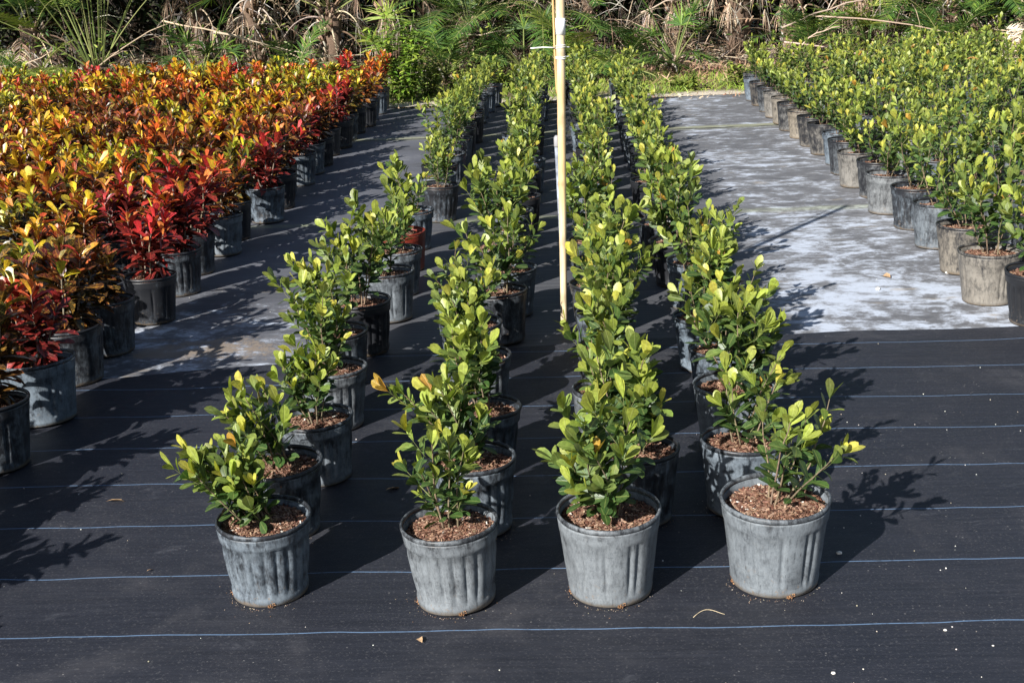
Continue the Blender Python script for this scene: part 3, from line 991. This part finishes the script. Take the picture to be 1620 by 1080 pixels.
def flower_head(px, py):
    best = min((o for o in COL.objects if o.get('category') == 'potted shrub'), key=lambda o: (o.location.x - px) ** 2 + (o.location.y - py) ** 2)
    rng = random.Random(int(px * 100))
    mb = MB()
    for i in range(38):
        a, r = rng.random() * 6.28, 0.038 * math.sqrt(rng.random())
        p = Vector((r * math.cos(a), r * math.sin(a), 0.016 - r * r * 12))
        for k in range(4):
            b = k * PI / 2 + a
            put_leaf(mb, OBOV_LO, p, Vector((math.cos(b), math.sin(b), .25)), Vector((0, 0, 1)), 0.012, 1.3, (0.75, 0.33, 0.08), (0.8, 0.5, 0.22), None, rng)
    mb.tube([(0, 0, -0.16), (0, 0, 0.012)], 0.002, (0.2, 0.25, 0.1), 4)
    o = mb.build('flower_head', M_DRY, best, False)
    o.location = (-0.03, -0.05, 0.66)
    o['label'] = 'rounded pale orange flower head'


flower_head(2.45, 6.9)
flower_head(3.4, 10.8)

# ------------------------------------------------------------------ bamboo stake, riser pipe
def stake():
    t = thing('bamboo_stake', (-0.066, 5.79, 0.0), 0, 'tall pale bamboo stake with white tape between the second and third rows', 'stake')
    base, top = Vector((0, 0, -0.05)), Vector((0.040, -0.02, 1.95))
    mb = MB()
    pts, rad = [], []
    n = 80
    nodes = [0.16, 0.43, 0.70, 0.98, 1.27, 1.55, 1.83]
    for i in range(n + 1):
        p = base.lerp(top, i / n)
        r = 0.0148 + 0.0062 * i / n
        for zn in nodes:
            r += 0.0022 * math.exp(-((p.z - zn) / 0.008) ** 2)
        pts.append(p)
        rad.append(r)
    mb.tube(pts, rad, (0.62, 0.42, 0.17), 20)
    C = mb.c[0]
    V = mb.v[0]
    rng = random.Random(8)
    for i in range(len(V)):
        z = V[i][2]
        k = 1.0
        for zn in nodes:
            if abs(z - zn) < 0.02:
                k *= 0.72
        m = 0.5 + 0.5 * math.sin(z * 5 + 1.3 * math.sin(z * 11))
        C[i] = np.array(lerp((0.60, 0.44, 0.24), (0.66, 0.54, 0.36), m)) * k * rng.uniform(0.95, 1.05)
    mb.build('cane', M_CANE, t)
    mb = MB()
    pts, rad = [], []
    for i in range(40):
        z = 1.10 + 0.84 * i / 39
        pts.append((0.006 - 0.016 * (z - 1.1) / .84 + 0.002 * math.sin(z * 9), 0.012, z))
        rad.append(0.0055)
    mb.tube(pts, rad, (0.50, 0.33, 0.15), 8)
    mb.build('thin_cane', M_CANE, t)
    mb = MB()
    o = Vector((-0.03, -0.02, 1.95))
    def ring(z0, z1, r, col, sides=20):
        a = base.lerp(top, (z0 + .05) / 2.0)
        b = base.lerp(top, (z1 + .05) / 2.0)
        mb.tube([a, b], [r, r], col, sides)
    ring(1.355, 1.425, 0.0212, (0.80, 0.80, 0.80))
    mb.build('tape', plain('white tape', (0.8, 0.8, 0.8), 0.5, 0.3, 0.05), t)
    mb = MB()
    for z0 in (1.300, 1.308, 1.262, 1.255):
        c = base.lerp(top, (z0 + .05) / 2.0)
        pts = [c + Vector((0.0215 * math.cos(a), 0.0215 * math.sin(a), 0.003 * math.sin(a + z0 * 50))) for a in np.linspace(0, 2 * PI, 17)]
        mb.tube(pts, 0.0019, (0.8, 0.8, 0.8), 5)
    mb.tube([(0.0, 0, 1.30), (-0.05, 0.0, 1.303), (-0.105, 0.0, 1.301)], 0.0028, (0.8, 0.8, 0.8), 5)
    mb.tube([(0.02, 0, 1.30), (0.05, -0.01, 1.302), (0.065, -0.01, 1.300)], 0.0018, (0.8, 0.8, 0.8), 5)
    mb.tube([(0.02, 0, 1.262), (0.04, -0.01, 1.258), (0.062, -0.01, 1.262)], 0.0016, (0.8, 0.8, 0.8), 5)
    mb.build('string', plain('white string', (0.8, 0.8, 0.78), 0.8, 0.1, 0.05), t)
    return t


def make_cane_mat():
    t = NT('bamboo cane')
    a = t.n('ShaderNodeAttribute', attribute_name='Col')
    n = t.noise(t.scalev(obj_co(t), (120, 120, 7)), 1.0, 5, 0.7)
    c = t.mix(1.0, a.outputs[0], t.mix(t.ramp(n, 0.3, 0.75), (0.8, 0.76, 0.7), (1.1, 1.1, 1.1)), 'MULTIPLY')
    return t.pbr(c, 0.45, 0.4, t.bump(n, 0.2, 0.002))


M_CANE = make_cane_mat()
stake()
t = thing('riser_pipe', (-0.062, 6.22, 0.0), 0, 'short grey-white plastic riser pipe standing just behind the bamboo stake', 'pipe')
mb = MB()
mb.tube([(0, 0, -0.02), (-0.004, 0, 0.35), (-0.012, 0, 0.80)], 0.0125, (0.55, 0.57, 0.60), 14)
mb.build('pipe', plain('weathered white plastic', (0.19, 0.21, 0.25), 0.6, 0.3, 0.6, 14), t)
mb = MB()
mb.tube([(-0.012, 0, 0.80), (-0.012, 0, 0.805), (-0.012, 0, 0.845), (-0.012, 0, 0.855)], [0.013, 0.0155, 0.015, 0.008], (0.6, 0.6, 0.6), 14)
mb.build('sprinkler_cap', plain('cap plastic', (0.26, 0.26, 0.27), 0.5, 0.4, 0.1), t)

# ------------------------------------------------------------------ palms and thicket
DRYC = [(0.42, 0.38, 0.33), (0.26, 0.23, 0.19), (0.09, 0.06, 0.045), (0.46, 0.36, 0.25), (0.26, 0.18, 0.12), (0.42, 0.33, 0.24), (0.20, 0.13, 0.09), (0.30, 0.20, 0.13), (0.15, 0.10, 0.07)]
GRNC = [(0.05, 0.10, 0.02), (0.07, 0.14, 0.03), (0.035, 0.08, 0.02), (0.12, 0.19, 0.03)]
YELG = [(0.20, 0.27, 0.05), (0.28, 0.32, 0.06), (0.14, 0.20, 0.04)]


def blade(mb, p, d, nrm, L, W, col, droop, rng, n=3):
    d = d.normalized()
    x = d.cross(nrm)
    if x.length < 1e-3:
        x = Vector((1, 0, 0))
    x.normalize()
    vs = []
    q = Vector(p)
    for i in range(n + 1):
        f = i / n
        wd = W * (0.55, 1.0, 0.7, 0.06)[min(3, int(f * 3 + .01))]
        vs += [tuple(q - x * wd), tuple(q + x * wd)]
        d = (d + Vector((0, 0, -droop)) + Vector((rng.gauss(0, .03), rng.gauss(0, .03), 0))).normalized()
        q = q + d * L / n
    fs = [(2 * i, 2 * i + 1, 2 * i + 3, 2 * i + 2) for i in range(n)]
    mb.add(vs, fs, col)


def fan_frond(rng, base, d, pet, rad, cols, droop, dead):
    """petiole ending in a fan of leaflets"""
    mb = MB()
    d = d.normalized()
    pts = [Vector(base)]
    n = 6
    for i in range(n):
        d = (d + Vector((0, 0, -0.05 - (0.22 if dead else 0.03)))).normalized()
        pts.append(pts[-1] + d * pet / n)
    pc = rng.choice(DRYC) if dead else rng.choice([(0.10, 0.15, 0.04), (0.22, 0.24, 0.08), (0.16, 0.17, 0.06)])
    mb.tube(pts, [0.014 - 0.0012 * i for i in range(n + 1)], rvar(pc, rng), 4)
    tip = pts[-1]
    side = d.cross(Vector((0, 0, 1)))
    if side.length < 0.05:
        side = Vector((1, 0, 0))
    side.normalize()
    nrm = side.cross(d)
    k = rng.randint(18, 26)
    for i in range(k):
        a = (i / (k - 1) - 0.5) * 2 * (1.5 if not dead else 0.9) + rng.gauss(0, 0.05)
        ld = d * math.cos(a) + side * math.sin(a) + nrm * rng.gauss(0.05, 0.12 if not dead else 0.45)
        blade(mb, tip, ld, nrm + side * rng.gauss(0, .4), rad * (rng.uniform(0.75, 1.05) if not dead else rng.uniform(0.35, 1.1)) * (1 - 0.15 * abs(a)), 0.010 if not dead else 0.0048, rvar(rng.choice(cols), rng, 0.25), droop * rng.uniform(0.6, 1.3), rng)
    return mb


def feather_frond(rng, base, d, length, cols, droop, dead, lw=0.008, ll=0.30, f0=0.22):
    mb = MB()
    d = d.normalized()
    pts, ds = [Vector(base)], [d.copy()]
    n = 14
    for i in range(n):
        d = (d + Vector((0, 0, -droop))).normalized()
        pts.append(pts[-1] + d * length / n)
        ds.append(d.copy())
    pc = rng.choice(DRYC) if dead else rng.choice([(0.16, 0.20, 0.06), (0.26, 0.27, 0.10)])
    mb.tube(pts, [0.011 - 0.0007 * i for i in range(n + 1)], rvar(pc, rng), 4)
    m = int(length / 0.028)
    for i in range(m):
        f = f0 + (1 - f0) * i / m
        q = f * n
        ii = min(n - 1, int(q))
        pos = pts[ii].lerp(pts[ii + 1], q - ii)
        dd = ds[ii]
        side = dd.cross(Vector((0, 0, 1)))
        if side.length < 0.05:
            side = Vector((1, 0, 0))
        side.normalize()
        nrm = side.cross(dd)
        for s_ in (-1, 1):
            if dead and rng.random() < 0.25:
                continue
            ld = side * s_ + dd * (0.75 if not dead else 0.3) + nrm * rng.gauss(0.15, 0.15)
            blade(mb, pos, ld, nrm, ll * math.sin(0.35 + 2.5 * f * 0.95) * rng.uniform(0.8, 1.1), lw, rvar(rng.choice(cols), rng, 0.25), 0.12 if not dead else 0.5, rng)
    return mb


def stub_trunk(rng, h, r):
    mb = MB()
    pts, rad = [], []
    bx_, by_ = rng.gauss(0, 0.05), rng.gauss(0, 0.05)
    for i in range(9):
        f = i / 8
        pts.append((bx_ * f * f, by_ * f * f, -0.08 + (h + 0.08) * f))
        rad.append(r * (1.15 - 0.3 * f) * rng.uniform(0.92, 1.08))
    mb.tube(pts, rad, (0.13, 0.09, 0.065), 10)
    for i in range(int(60 * h / 0.5)):     # old leaf bases
        a = rng.random() * 2 * PI
        z = rng.random() * h
        o = Vector((math.cos(a), math.sin(a), 0))
        p = o * r * 0.9 + Vector((0, 0, z))
        q = p + (o * 0.6 + Vector((0, 0, 0.8))) * rng.uniform(0.05, 0.13)
        mb.tube([p, q], [0.022, 0.010], rvar(rng.choice(DRYC), rng, 0.3), 4)
    return mb


def palm(name, label, group, x, y, h, r, ngreen, ndead, kind, seed, size=1.0, ncol=GRNC, tall=1.0):
    rng = random.Random(seed)
    z0 = far_z(x, y)
    t = thing(name, (x, y, z0), 0, label, 'palm', group)
    stub_trunk(rng, h, r).build('trunk', M_BARK, t)
    for i in range(ngreen):
        a = 2 * PI * (i + rng.random() * 0.7) / ngreen
        el = rng.uniform(0.25, 1.35)
        d = Vector((math.cos(a) * math.cos(el), math.sin(a) * math.cos(el), math.sin(el) * tall))
        b = Vector((math.cos(a) * r * 0.5, math.sin(a) * r * 0.5, h * rng.uniform(0.85, 1)))
        if kind == 'fan':
            mb = fan_frond(rng, b, d, rng.uniform(0.5, 0.95) * size, rng.uniform(0.42, 0.62) * size, ncol, 0.16, False)
        else:
            mb = feather_frond(rng, b, d, rng.uniform(1.0, 1.6) * size, ncol, 0.10 if tall < 2 else 0.03, False, f0=0.22 if tall < 2 else 0.6)
        mb.build('frond', M_FROND, t, False)
    for i in range(ndead):
        a = 2 * PI * (i + rng.random() * 0.7) / max(1, ndead)
        el = rng.uniform(-0.2, 0.7)
        d = Vector((math.cos(a) * math.cos(el), math.sin(a) * math.cos(el), math.sin(el)))
        b = Vector((math.cos(a) * r * 0.8, math.sin(a) * r * 0.8, h * rng.uniform(0.5, 1)))
        if kind == 'fan':
            mb = fan_frond(rng, b, d, rng.uniform(0.3, 0.75) * size, rng.uniform(0.35, 0.55) * size, DRYC, 0.75, True)
        else:
            mb = feather_frond(rng, b, d, rng.uniform(0.8, 1.3) * size, DRYC, 0.26, True)
        mb.build('dead_frond', M_DRY, t, False)
    return t


PG = 'palms in the thicket behind the nursery'
PALMS = [
    # x, y, trunk height, trunk r, green, dead, kind, size, cols, tall, label
    (-8.7, 17.9, 0.55, .13, 8, 22, 'feather', 1.35, GRNC, 1.0, 'dry grey palm with arching dead fronds at the far left edge'),
    (-7.7, 18.8, 0.8, .15, 8, 18, 'feather', 1.35, GRNC, 1.2, 'shaded palm just right of the far left dry palm'),
    (-6.55, 18.0, 0.30, .20, 20, 14, 'feather', 1.7, YELG, 2.4, 'big palm with upright olive leaf stalks behind the left crotons'),
    (-5.35, 18.9, 1.35, .14, 6, 18, 'fan', 1.0, GRNC, 1.0, 'palm with a curtain of hanging grey dead fronds'),
    (-4.35, 18.3, 1.15, .13, 5, 18, 'fan', 0.95, GRNC, 1.0, 'palm with a short tan skirt of dead fronds behind the crotons'),
    (-3.25, 18.0, 1.0, .12, 9, 10, 'fan', 0.95, YELG, 1.3, 'palm with a yellow-green fan above dry tangled stems'),
    (-2.55, 18.8, 1.5, .14, 6, 18, 'fan', 1.0, GRNC, 1.0, 'palm with shaggy grey fronds left of the fern clump'),
    (-1.35, 18.1, 0.7, .12, 15, 5, 'feather', 1.0, GRNC, 0.9, 'green feather palm behind the fern clump'),
    (-0.35, 18.2, 0.70, .13, 18, 5, 'feather', 1.35, GRNC, 0.8, 'green feather palm behind the bamboo stake'),
    (0.65, 16.6, 0.12, .07, 11, 0, 'feather', 0.72, GRNC, 0.8, 'low green palm rising over the third centre row'),
    (0.25, 19.5, 1.7, .14, 12, 10, 'fan', 1.05, GRNC, 1.0, 'tall fan palm right behind the bamboo stake'),
    (1.55, 19.4, 1.3, .14, 7, 16, 'fan', 1.0, GRNC, 1.0, 'palm with red-brown dead fronds behind the third row'),
    (2.35, 18.6, 1.5, .15, 9, 16, 'fan', 1.1, YELG, 1.0, 'palm with pale hanging tufts above the leaf litter'),
    (3.2, 19.2, 0.9, .14, 15, 8, 'fan', 1.0, GRNC, 1.2, 'dense dark green fan palm beyond the bleached aisle'),
    (4.15, 18.7, 1.4, .12, 4, 17, 'fan', 1.0, GRNC, 1.0, 'mostly dead palm behind the left part of the right block'),
    (5.3, 18.9, 0.6, .14, 20, 4, 'feather', 1.35, GRNC, 0.9, 'dark green feather palm behind the right block'),
    (6.35, 18.6, 0.6, .14, 14, 6, 'feather', 1.05, GRNC, 0.9, 'dark feather palm in the far right corner'),
    (7.2, 19.8, 1.0, .14, 12, 9, 'fan', 1.1, GRNC, 1.0, 'shaded fan palm at the right edge of the thicket'),
]
LOWP = [(-4.9, 17.2), (-3.6, 17.0), (-1.6, 17.0), (-0.6, 17.1), (0.1, 17.0), (1.35, 17.3), (3.15, 17.5), (4.9, 17.4), (5.6, 17.9), (6.7, 17.3), (-7.2, 17.3), (-8.7, 17.0), (4.0, 17.9), (-2.4, 17.4)]
LOWP.sort()
for k, (x, y) in enumerate(LOWP):
    PALMS.append((x, y, 0.14, .06, 13, 4, 'feather' if k % 2 else 'fan', 0.74 if k % 2 else .8, (GRNC, YELG, GRNC)[k % 3], 0.9 if k % 2 else 1.1,
                  f"low trunkless green {'feather' if k % 2 else 'fan'} palm at the front of the thicket, {ONES[k + 1]} from the left"))
for i, (x, y, h, r, g, dd, kind, size, cols, tall, lab) in enumerate(PALMS):
    palm('palm', lab, PG, x, y, h, r, g, dd, kind, 500 + i, size, cols, tall)

# dry sticks leaning in the thicket, each one its own
srng = random.Random(9)
STX = [(-8.6, 17.3, .30, 2.3, 0.06, .03), (-8.2, 17.2, .10, 2.0, 0.03, -.02), (-7.6, 17.4, .05, 1.6, .35, .1), (-5.9, 17.5, .05, 1.8, .5, -.2), (-5.1, 17.2, .05, 1.7, -.35, .1),
       (-4.3, 17.5, .9, 2.2, -.32, .1), (-3.9, 17.4, .75, 1.6, -.25, .1), (-3.4, 17.4, .1, 1.4, .2, 0), (-0.9, 17.5, .55, 1.1, .12, 0), (1.6, 17.6, .75, 1.3, .10, 0.), (1.75, 17.5, .2, 1.2, -.05, 0),
       (3.6, 17.3, .5, 1.7, .22, .1), (3.9, 17.1, .35, 2.3, -.16, 0), (4.4, 17.2, .65, 2.6, -.2, 0), (5.4, 16.9, .3, 1.9, -.05, 0), (3.1, 16.8, .05, .9, .6, 0)]
for k, (x, y, z, L, sl_, cy) in enumerate(STX):
    mb = MB()
    z0 = far_z(x, y)
    pts = []
    for i in range(9):
        f = i / 8
        pts.append((f * L * math.cos(sl_) - L / 2, 0.1 * math.sin(f * 3) + srng.gauss(0, .012), z + f * L * math.sin(sl_) - (L / 2) * math.sin(sl_) * 0 + 0.10 * math.sin(f * PI) * (1 if k % 2 else -.3) + srng.gauss(0, .012)))
    mb.tube(pts, [0.013 - 0.0009 * i for i in range(9)], rvar((0.42, 0.33, 0.25), srng, .2), 5)
    for j in range(3):
        i = srng.randint(2, 7)
        p = Vector(pts[i])
        mb.tube([p, p + Vector((srng.uniform(.05, .25), srng.gauss(0, .08), srng.uniform(-.12, .22)))], [0.006, 0.003], (0.36, 0.27, 0.2), 4)
    t = mb.build('dry_branch', M_DRY)
    t.location = (x, y, z0)
    tag(t, f"{'long' if L > 1.7 else 'short'} pale dry branch caught in the thicket, {ONES[k + 1]} from the left", 'branch', 'dry branches in the thicket')


# undergrowth: countless leaves and twigs, denser towards the back
def mass(name, x0, x1, y0, y1, ztop, n, cols, mat, lens, wd, seed, droop=0.3, updir=0.3, clump=0):
    rng = random.Random(seed)
    mb = MB()
    cs = [(rng.uniform(x0, x1), rng.uniform(y0, y1)) for _ in range(clump)] if clump else None
    for i in range(n):
        if cs:
            cx, cy = rng.choice(cs)
            x, y = cx + rng.gauss(0, 0.22), cy + rng.gauss(0, 0.18)
        else:
            x, y = rng.uniform(x0, x1), rng.uniform(y0, y1)
        zt = ztop(x, y) if callable(ztop) else ztop
        z = rng.random() ** 0.8 * zt + far_z(x, y) - 0.01
        d = Vector((rng.gauss(0, 1), rng.gauss(0, 1), rng.gauss(updir, 0.7)))
        blade(mb, (x, y, z), d, Vector((rng.gauss(0, 1), rng.gauss(0, 1), 1)), rng.uniform(*lens), wd * rng.uniform(.6, 1.2), rvar(rng.choice(cols), rng, .3), droop, rng)
    o = mb.build(name, mat, None, False)
    return o


DK = [(0.012, 0.020, 0.007), (0.020, 0.012, 0.008), (0.010, 0.009, 0.006), (0.018, 0.032, 0.009)]  # near-black leaf colours, the shade of the thicket gaps painted in
tag(mass('undergrowth', -13, 11, 19.2, 23.5, 3.4, 46000, DK, M_FROND, (.15, .5), .034, 41), 'undergrowth coloured dark for shade, filling the thicket behind the palms', 'undergrowth', None, 'stuff')
tag(mass('dry_thatch', -10.5, 8.5, 17.3, 19.6, lambda x, y: 0.12 + 0.4 * max(0, math.sin(x * 1.9) * .6 + math.sin(x * .73 + 1) * .5) * (y - 17.2) / 2, 11000, DRYC + [(0.10, 0.07, 0.05)], M_DRY, (.1, .4), .006, 42, .25, .2), 'tangled dry fallen fronds at the foot of the palms', 'dry fronds', None, 'stuff')
tag(mass('dry_stems', -10.5, 8.5, 17.5, 19.3, lambda x, y: 0.95 + 0.35 * math.sin(x * 1.7 + 2), 2400, DRYC, M_DRY, (.3, .95), .0045, 47, .28, .5, clump=46), 'tangle of thin dry stems hanging among the palms', 'dry stems', None, 'stuff')
tag(mass('vines', -10.5, 8.5, 17.4, 18.9, lambda x, y: 0.8, 1300, GRNC + YELG, M_FROND, (.05, .12), .014, 48, .2, .3, clump=26), 'green vine leaves scattered through the dry thicket', 'vine leaves', None, 'stuff')
tag(mass('leaf_litter', 0.6, 4.2, 16.1, 17.9, 0.04, 5000, [(0.30, 0.18, 0.12), (0.40, 0.27, 0.18), (0.22, 0.12, 0.08)], M_DRY, (.04, .16), .007, 43, .1, 0), 'red-brown leaf litter on the bank beyond the bleached aisle', 'leaf litter', None, 'stuff')
tag(mass('grass', -9, 7, 15.15, 17.0, lambda x, y: 0.03, 22000, [(0.20, 0.30, 0.04), (0.28, 0.36, 0.05), (0.14, 0.22, 0.03), (0.36, 0.34, 0.12)], M_FROND, (.04, .13), .0045, 44, .12, 1.3, clump=260), 'patchy bright grass and weeds along the back edge of the mat', 'grass', None, 'stuff')
tag(mass('mat_edge_debris', -2.3, 3, 14.55, 15.0, 0.012, 900, [(0.45, 0.33, 0.22), (0.30, 0.16, 0.10), (0.5, 0.42, 0.32)], M_DRY, (.02, .07), .008, 45, .1, 0), 'fallen leaves along the back edge of the mat', 'fallen leaves', None, 'stuff')

# weeds and ferns by the back left corner of the centre rows
def weed(x, y, h, seed, label, name='weed', n=10, cols=YELG, ll=0.10, sp=0.3, cat='weed'):
    rng = random.Random(seed)
    t = thing(name, (x, y, far_z(x, y)), 0, label, cat, 'weeds and ferns behind the mat')
    ms, ml = MB(), MB()
    for i in range(n):
        a = rng.random() * 2 * PI
        d = Vector((math.cos(a) * sp, math.sin(a) * sp, 1)).normalized()
        p = Vector((rng.gauss(0, .06), rng.gauss(0, .05), 0))
        L = h * rng.uniform(.55, 1)
        pts = [p.copy()]
        for j in range(10):
            d = (d + Vector((rng.gauss(0, .05), rng.gauss(0, .05), -.02))).normalized()
            p = p + d * L / 10
            pts.append(p.copy())
            for q in range(5):
                b = rng.random() * 2 * PI
                blade(ml, p, Vector((math.cos(b), math.sin(b), rng.uniform(-.1, .6))), Vector((0, 0, 1)), ll * rng.uniform(.6, 1.2), ll * .16, rvar(rng.choice(cols), rng, .25), .15, rng)
        ms.tube(pts, 0.004, (0.12, 0.16, 0.05), 4, False)
    ms.build('stems', M_STEM, t)
    ml.build('foliage', M_FROND, t, False)


weed(-1.98, 15.45, 1.12, 1, 'tall bright green fern clump beside the last crotons', 'fern', 30, [(0.22, 0.34, 0.04), (0.30, 0.40, 0.06), (0.13, 0.24, 0.03)], .13, .24, 'fern')
weed(-1.72, 15.7, 0.62, 2, 'leafy green weed at the foot of the fern clump', n=12)
weed(-1.35, 15.8, 0.55, 3, 'low spreading weed between fern and leftmost row', n=14, sp=.5)
weed(-0.95, 16.1, 0.42, 4, 'low weed behind the leftmost centre row', n=12, sp=.5)
weed(-2.6, 15.6, 0.5, 5, 'pale weed behind the crotons near the fern', n=12)
weed(-3.3, 15.7, 0.66, 6, 'weed poking up behind the crotons, second left of the fern', n=12)
weed(-4.2, 15.8, 0.66, 7, 'weed poking up behind the crotons, third left of the fern', n=12)
weed(-5.4, 15.8, 0.6, 8, 'weed behind the crotons under the grey palm curtain', n=12)
weed(-6.3, 15.7, 0.55, 9, 'weed behind the crotons under the upright palm stalks', n=12)
weed(2.05, 15.6, 0.35, 10, 'small weed patch beside the last pot of the right block', n=10, sp=.5)
weed(1.35, 15.5, 0.22, 11, 'small weed tuft in the sand beyond the bleached aisle', n=9, sp=.6)
weed(6.0, 15.6, 0.75, 12, 'leafy green bush behind the far right corner', n=14)

# slender pale trunks right of centre and tree trunks further back
trng = random.Random(3)
TR = [(3.7, 19.6, .045), (3.95, 20.1, .04), (4.25, 19.7, .05), (4.55, 20.3, .06), (1.2, 20.6, .04), (-0.1, 20.4, .05), (-4.9, 20.5, .05), (-7.0, 20.9, .07), (6.9, 20.8, .06)]
for k, (x, y, r) in enumerate(TR):
    t = thing('slender_tree', (x, y, far_z(x, y)), 0, f"slender pale tree trunk deep in the thicket, {ONES[sorted(q[0] for q in TR).index(x) + 1]} from the left", 'tree', 'slender trees in the thicket')
    mb = MB()
    H = trng.uniform(4.2, 5.5)
    pts = [(trng.gauss(0, .03) * i, trng.gauss(0, .03) * i, -.05 + H * i / 8) for i in range(9)]
    mb.tube(pts, [r * (1 - .06 * i) for i in range(9)], (0.36, 0.30, 0.25), 8)
    for j in range(6):
        i = 4 + j % 4
        p = Vector(pts[i])
        mb.tube([p, p + Vector((trng.gauss(0, .7), trng.gauss(0, .7), .7))], [r * .45, r * .15], (0.3, 0.25, 0.2), 5)
    mb.build('trunk', M_BARK, t)
    mb = MB()
    cl = [Vector((trng.gauss(0, .7), trng.gauss(0, .6), H * trng.uniform(.72, 1.1))) for _ in range(16)]
    for j in range(1500):
        c = trng.choice(cl)
        p = c + Vector((trng.gauss(0, .28), trng.gauss(0, .28), trng.gauss(0, .2)))
        blade(mb, p, Vector((trng.gauss(0, 1), trng.gauss(0, 1), trng.gauss(0, .5))), Vector((0, 0, 1)), trng.uniform(.08, .16), .03, rvar(trng.choice(GRNC), trng, .3), .1, trng, 2)
    mb.build('crown', M_FROND, t, False)

# sawn stump / pale straw block behind the right block
srng = random.Random(31)
t = thing('straw_clump', (5.75, 17.0, far_z(5.75, 17.0)), 0.3, 'pale straw coloured block lying behind the right block', 'straw')
mb = MB()
for i in range(900):
    p = Vector((srng.uniform(-.24, .24), srng.uniform(-.15, .15), srng.uniform(0, .42)))
    blade(mb, p, Vector((srng.gauss(.6, 1), srng.gauss(0, .5), srng.gauss(0, .35))), Vector((srng.gauss(0, .6), -1, .6)), srng.uniform(.06, .2), .008, rvar(srng.choice([(0.62, 0.52, 0.38), (0.5, 0.4, 0.28), (0.7, 0.62, 0.5)]), srng, .15), .05, srng)
mb.build('straw', M_DRY, t, False)

# ------------------------------------------------------------------ small things on the mat
grng = random.Random(12)
mb = MB()
for i in range(200):
    x, y = grng.uniform(-2.4, 2.2), grng.uniform(2.6, 7.5)
    if grng.random() < .35:
        x, y = grng.uniform(.6, 1.9), grng.uniform(2.7, 4.6)
    s_ = grng.uniform(0.0008, 0.0024)
    p = Vector((x, y, (fz(x, y) if y < seam(x) else 0.004) + s_ * .4))
    mb.tube([p - Vector((0, 0, s_ * .6)), p, p + Vector((grng.gauss(0, .3), grng.gauss(0, .3), .6)) * s_], [s_, s_ * 1.2, s_ * .5], rvar(grng.choice([(0.5, 0.48, 0.45), (0.4, 0.34, 0.27), (0.62, 0.6, 0.56)]), grng, .2), 5)
for cx, cy, cr in [(f[0][0], f[0][1], .115 * f[0][2] / .2895) for f in FRONT.values()] + [(-.94, 3.7, .108), (-.33, 3.69, .108), (.17, 3.74, .108), (.5, 3.79, .108)]:
    for i in range(60):
        a = grng.gauss(-1.9, .8)
        r = cr + abs(grng.gauss(0, 0.006 if i < 40 else 0.03)) + .0005
        x, y = cx + r * math.cos(a), cy + r * math.sin(a)
        s_ = grng.uniform(0.0005, 0.0013)
        p = Vector((x, y, fz(x, y) + s_ * .4))
        mb.tube([p, p + Vector((grng.gauss(0, 1), grng.gauss(0, 1), .3)) * s_ * 1.6], [s_, s_ * .5], rvar(grng.choice([(0.34, 0.26, 0.19), (0.22, 0.13, 0.08), (0.42, 0.36, 0.28)]), grng, .2), 4)
tag(mb.build('grit', M_DRY, None, False), 'scattered pale grit lying on the black mat', 'grit', None, 'stuff')
PB = [(0.60, 2.815, .0055, 'white pebble lying below the right front pot near the photo bottom'), (0.923, 3.01, .0045, 'white pebble on the lowest blue line right of the front pots'),
      (1.02, 2.93, .003, 'tiny grey pebble near the right edge of the photo bottom'), (1.51, 6.35, .011, 'white pebble in the middle of the bleached aisle'), (1.93, 6.62, .014, 'white pebble between two pots at the aisle edge'), (.74, 3.45, .008, 'white pebble in the shadow of the right front pot')]
for x, y, s_, lab in PB:
    mb = MB()
    vs, fs = [], []
    for i in range(5):
        for k in range(8):
            a = 2 * PI * k / 8
            el = -PI / 2 + PI * (i + .3) / 4.6
            q = s_ * grng.uniform(.8, 1.1)
            vs.append((q * math.cos(a) * math.cos(el) * 1.2, q * math.sin(a) * math.cos(el), q * .7 * math.sin(el) + s_ * .6))
    for i in range(4):
        for k in range(8):
            fs.append((i * 8 + k, i * 8 + (k + 1) % 8, (i + 1) * 8 + (k + 1) % 8, (i + 1) * 8 + k))
    fs += [tuple(range(8))[::-1], tuple(32 + k for k in range(8))]
    mb.add(vs, fs, (0.68, 0.65, 0.6))
    o = mb.build('pebble', M_DRY)
    o.location = (x, y, fz(x, y) - .002 if y < 5.6 else .003)
    tag(o, lab, 'pebble', 'white pebbles on the mat')
DL = [(-1.60, 3.93, .062, .4, 'curled tan dead leaf on the mat beside the left block'), (-.43, 2.98, .035, 2, 'small dead leaf on the mat in front of the two left front pots'),
      (-1.30, 3.42, .02, 1, 'tiny yellowed leaf scrap left of the leftmost front pot'), (1.62, 6.55, .10, 1.9, 'brown dead leaf in the bleached aisle near the right pots'), (-.66, 3.98, .05, .8, 'brown dead leaf behind the third pot of the leftmost row')]
for x, y, L, rz, lab in DL:
    mb = MB()
    put_leaf(mb, CROT, Vector((0, 0, .006)), Vector((1, 0, .12)), Vector((0, .3, 1)), L, 1.3, (0.42, 0.27, 0.15), (0.5, 0.34, 0.2), (0.3, 0.2, 0.1, .5), grng, 1.6)
    o = mb.build('dead_leaf', M_DRY)
    o.location = (x, y, fz(x, y) if y < 5.6 else .005)
    o.rotation_euler = (0, 0, rz)
    tag(o, lab, 'dead leaf', 'dead leaves on the mat')
mb = MB()
rr_ = [(0.285 + .085 * f, 3.10 + .022 * math.sin(f * 4) + .03 * f, fz(.35, 3.1) + .002 + .003 * math.sin(f * PI)) for f in np.linspace(0, 1, 12)]
mb.tube(rr_, .0008, (0.55, 0.45, 0.3), 5)
tag(mb.build('dry_root', M_DRY), 'thin pale dry root curling on the mat at the right front pot', 'root')
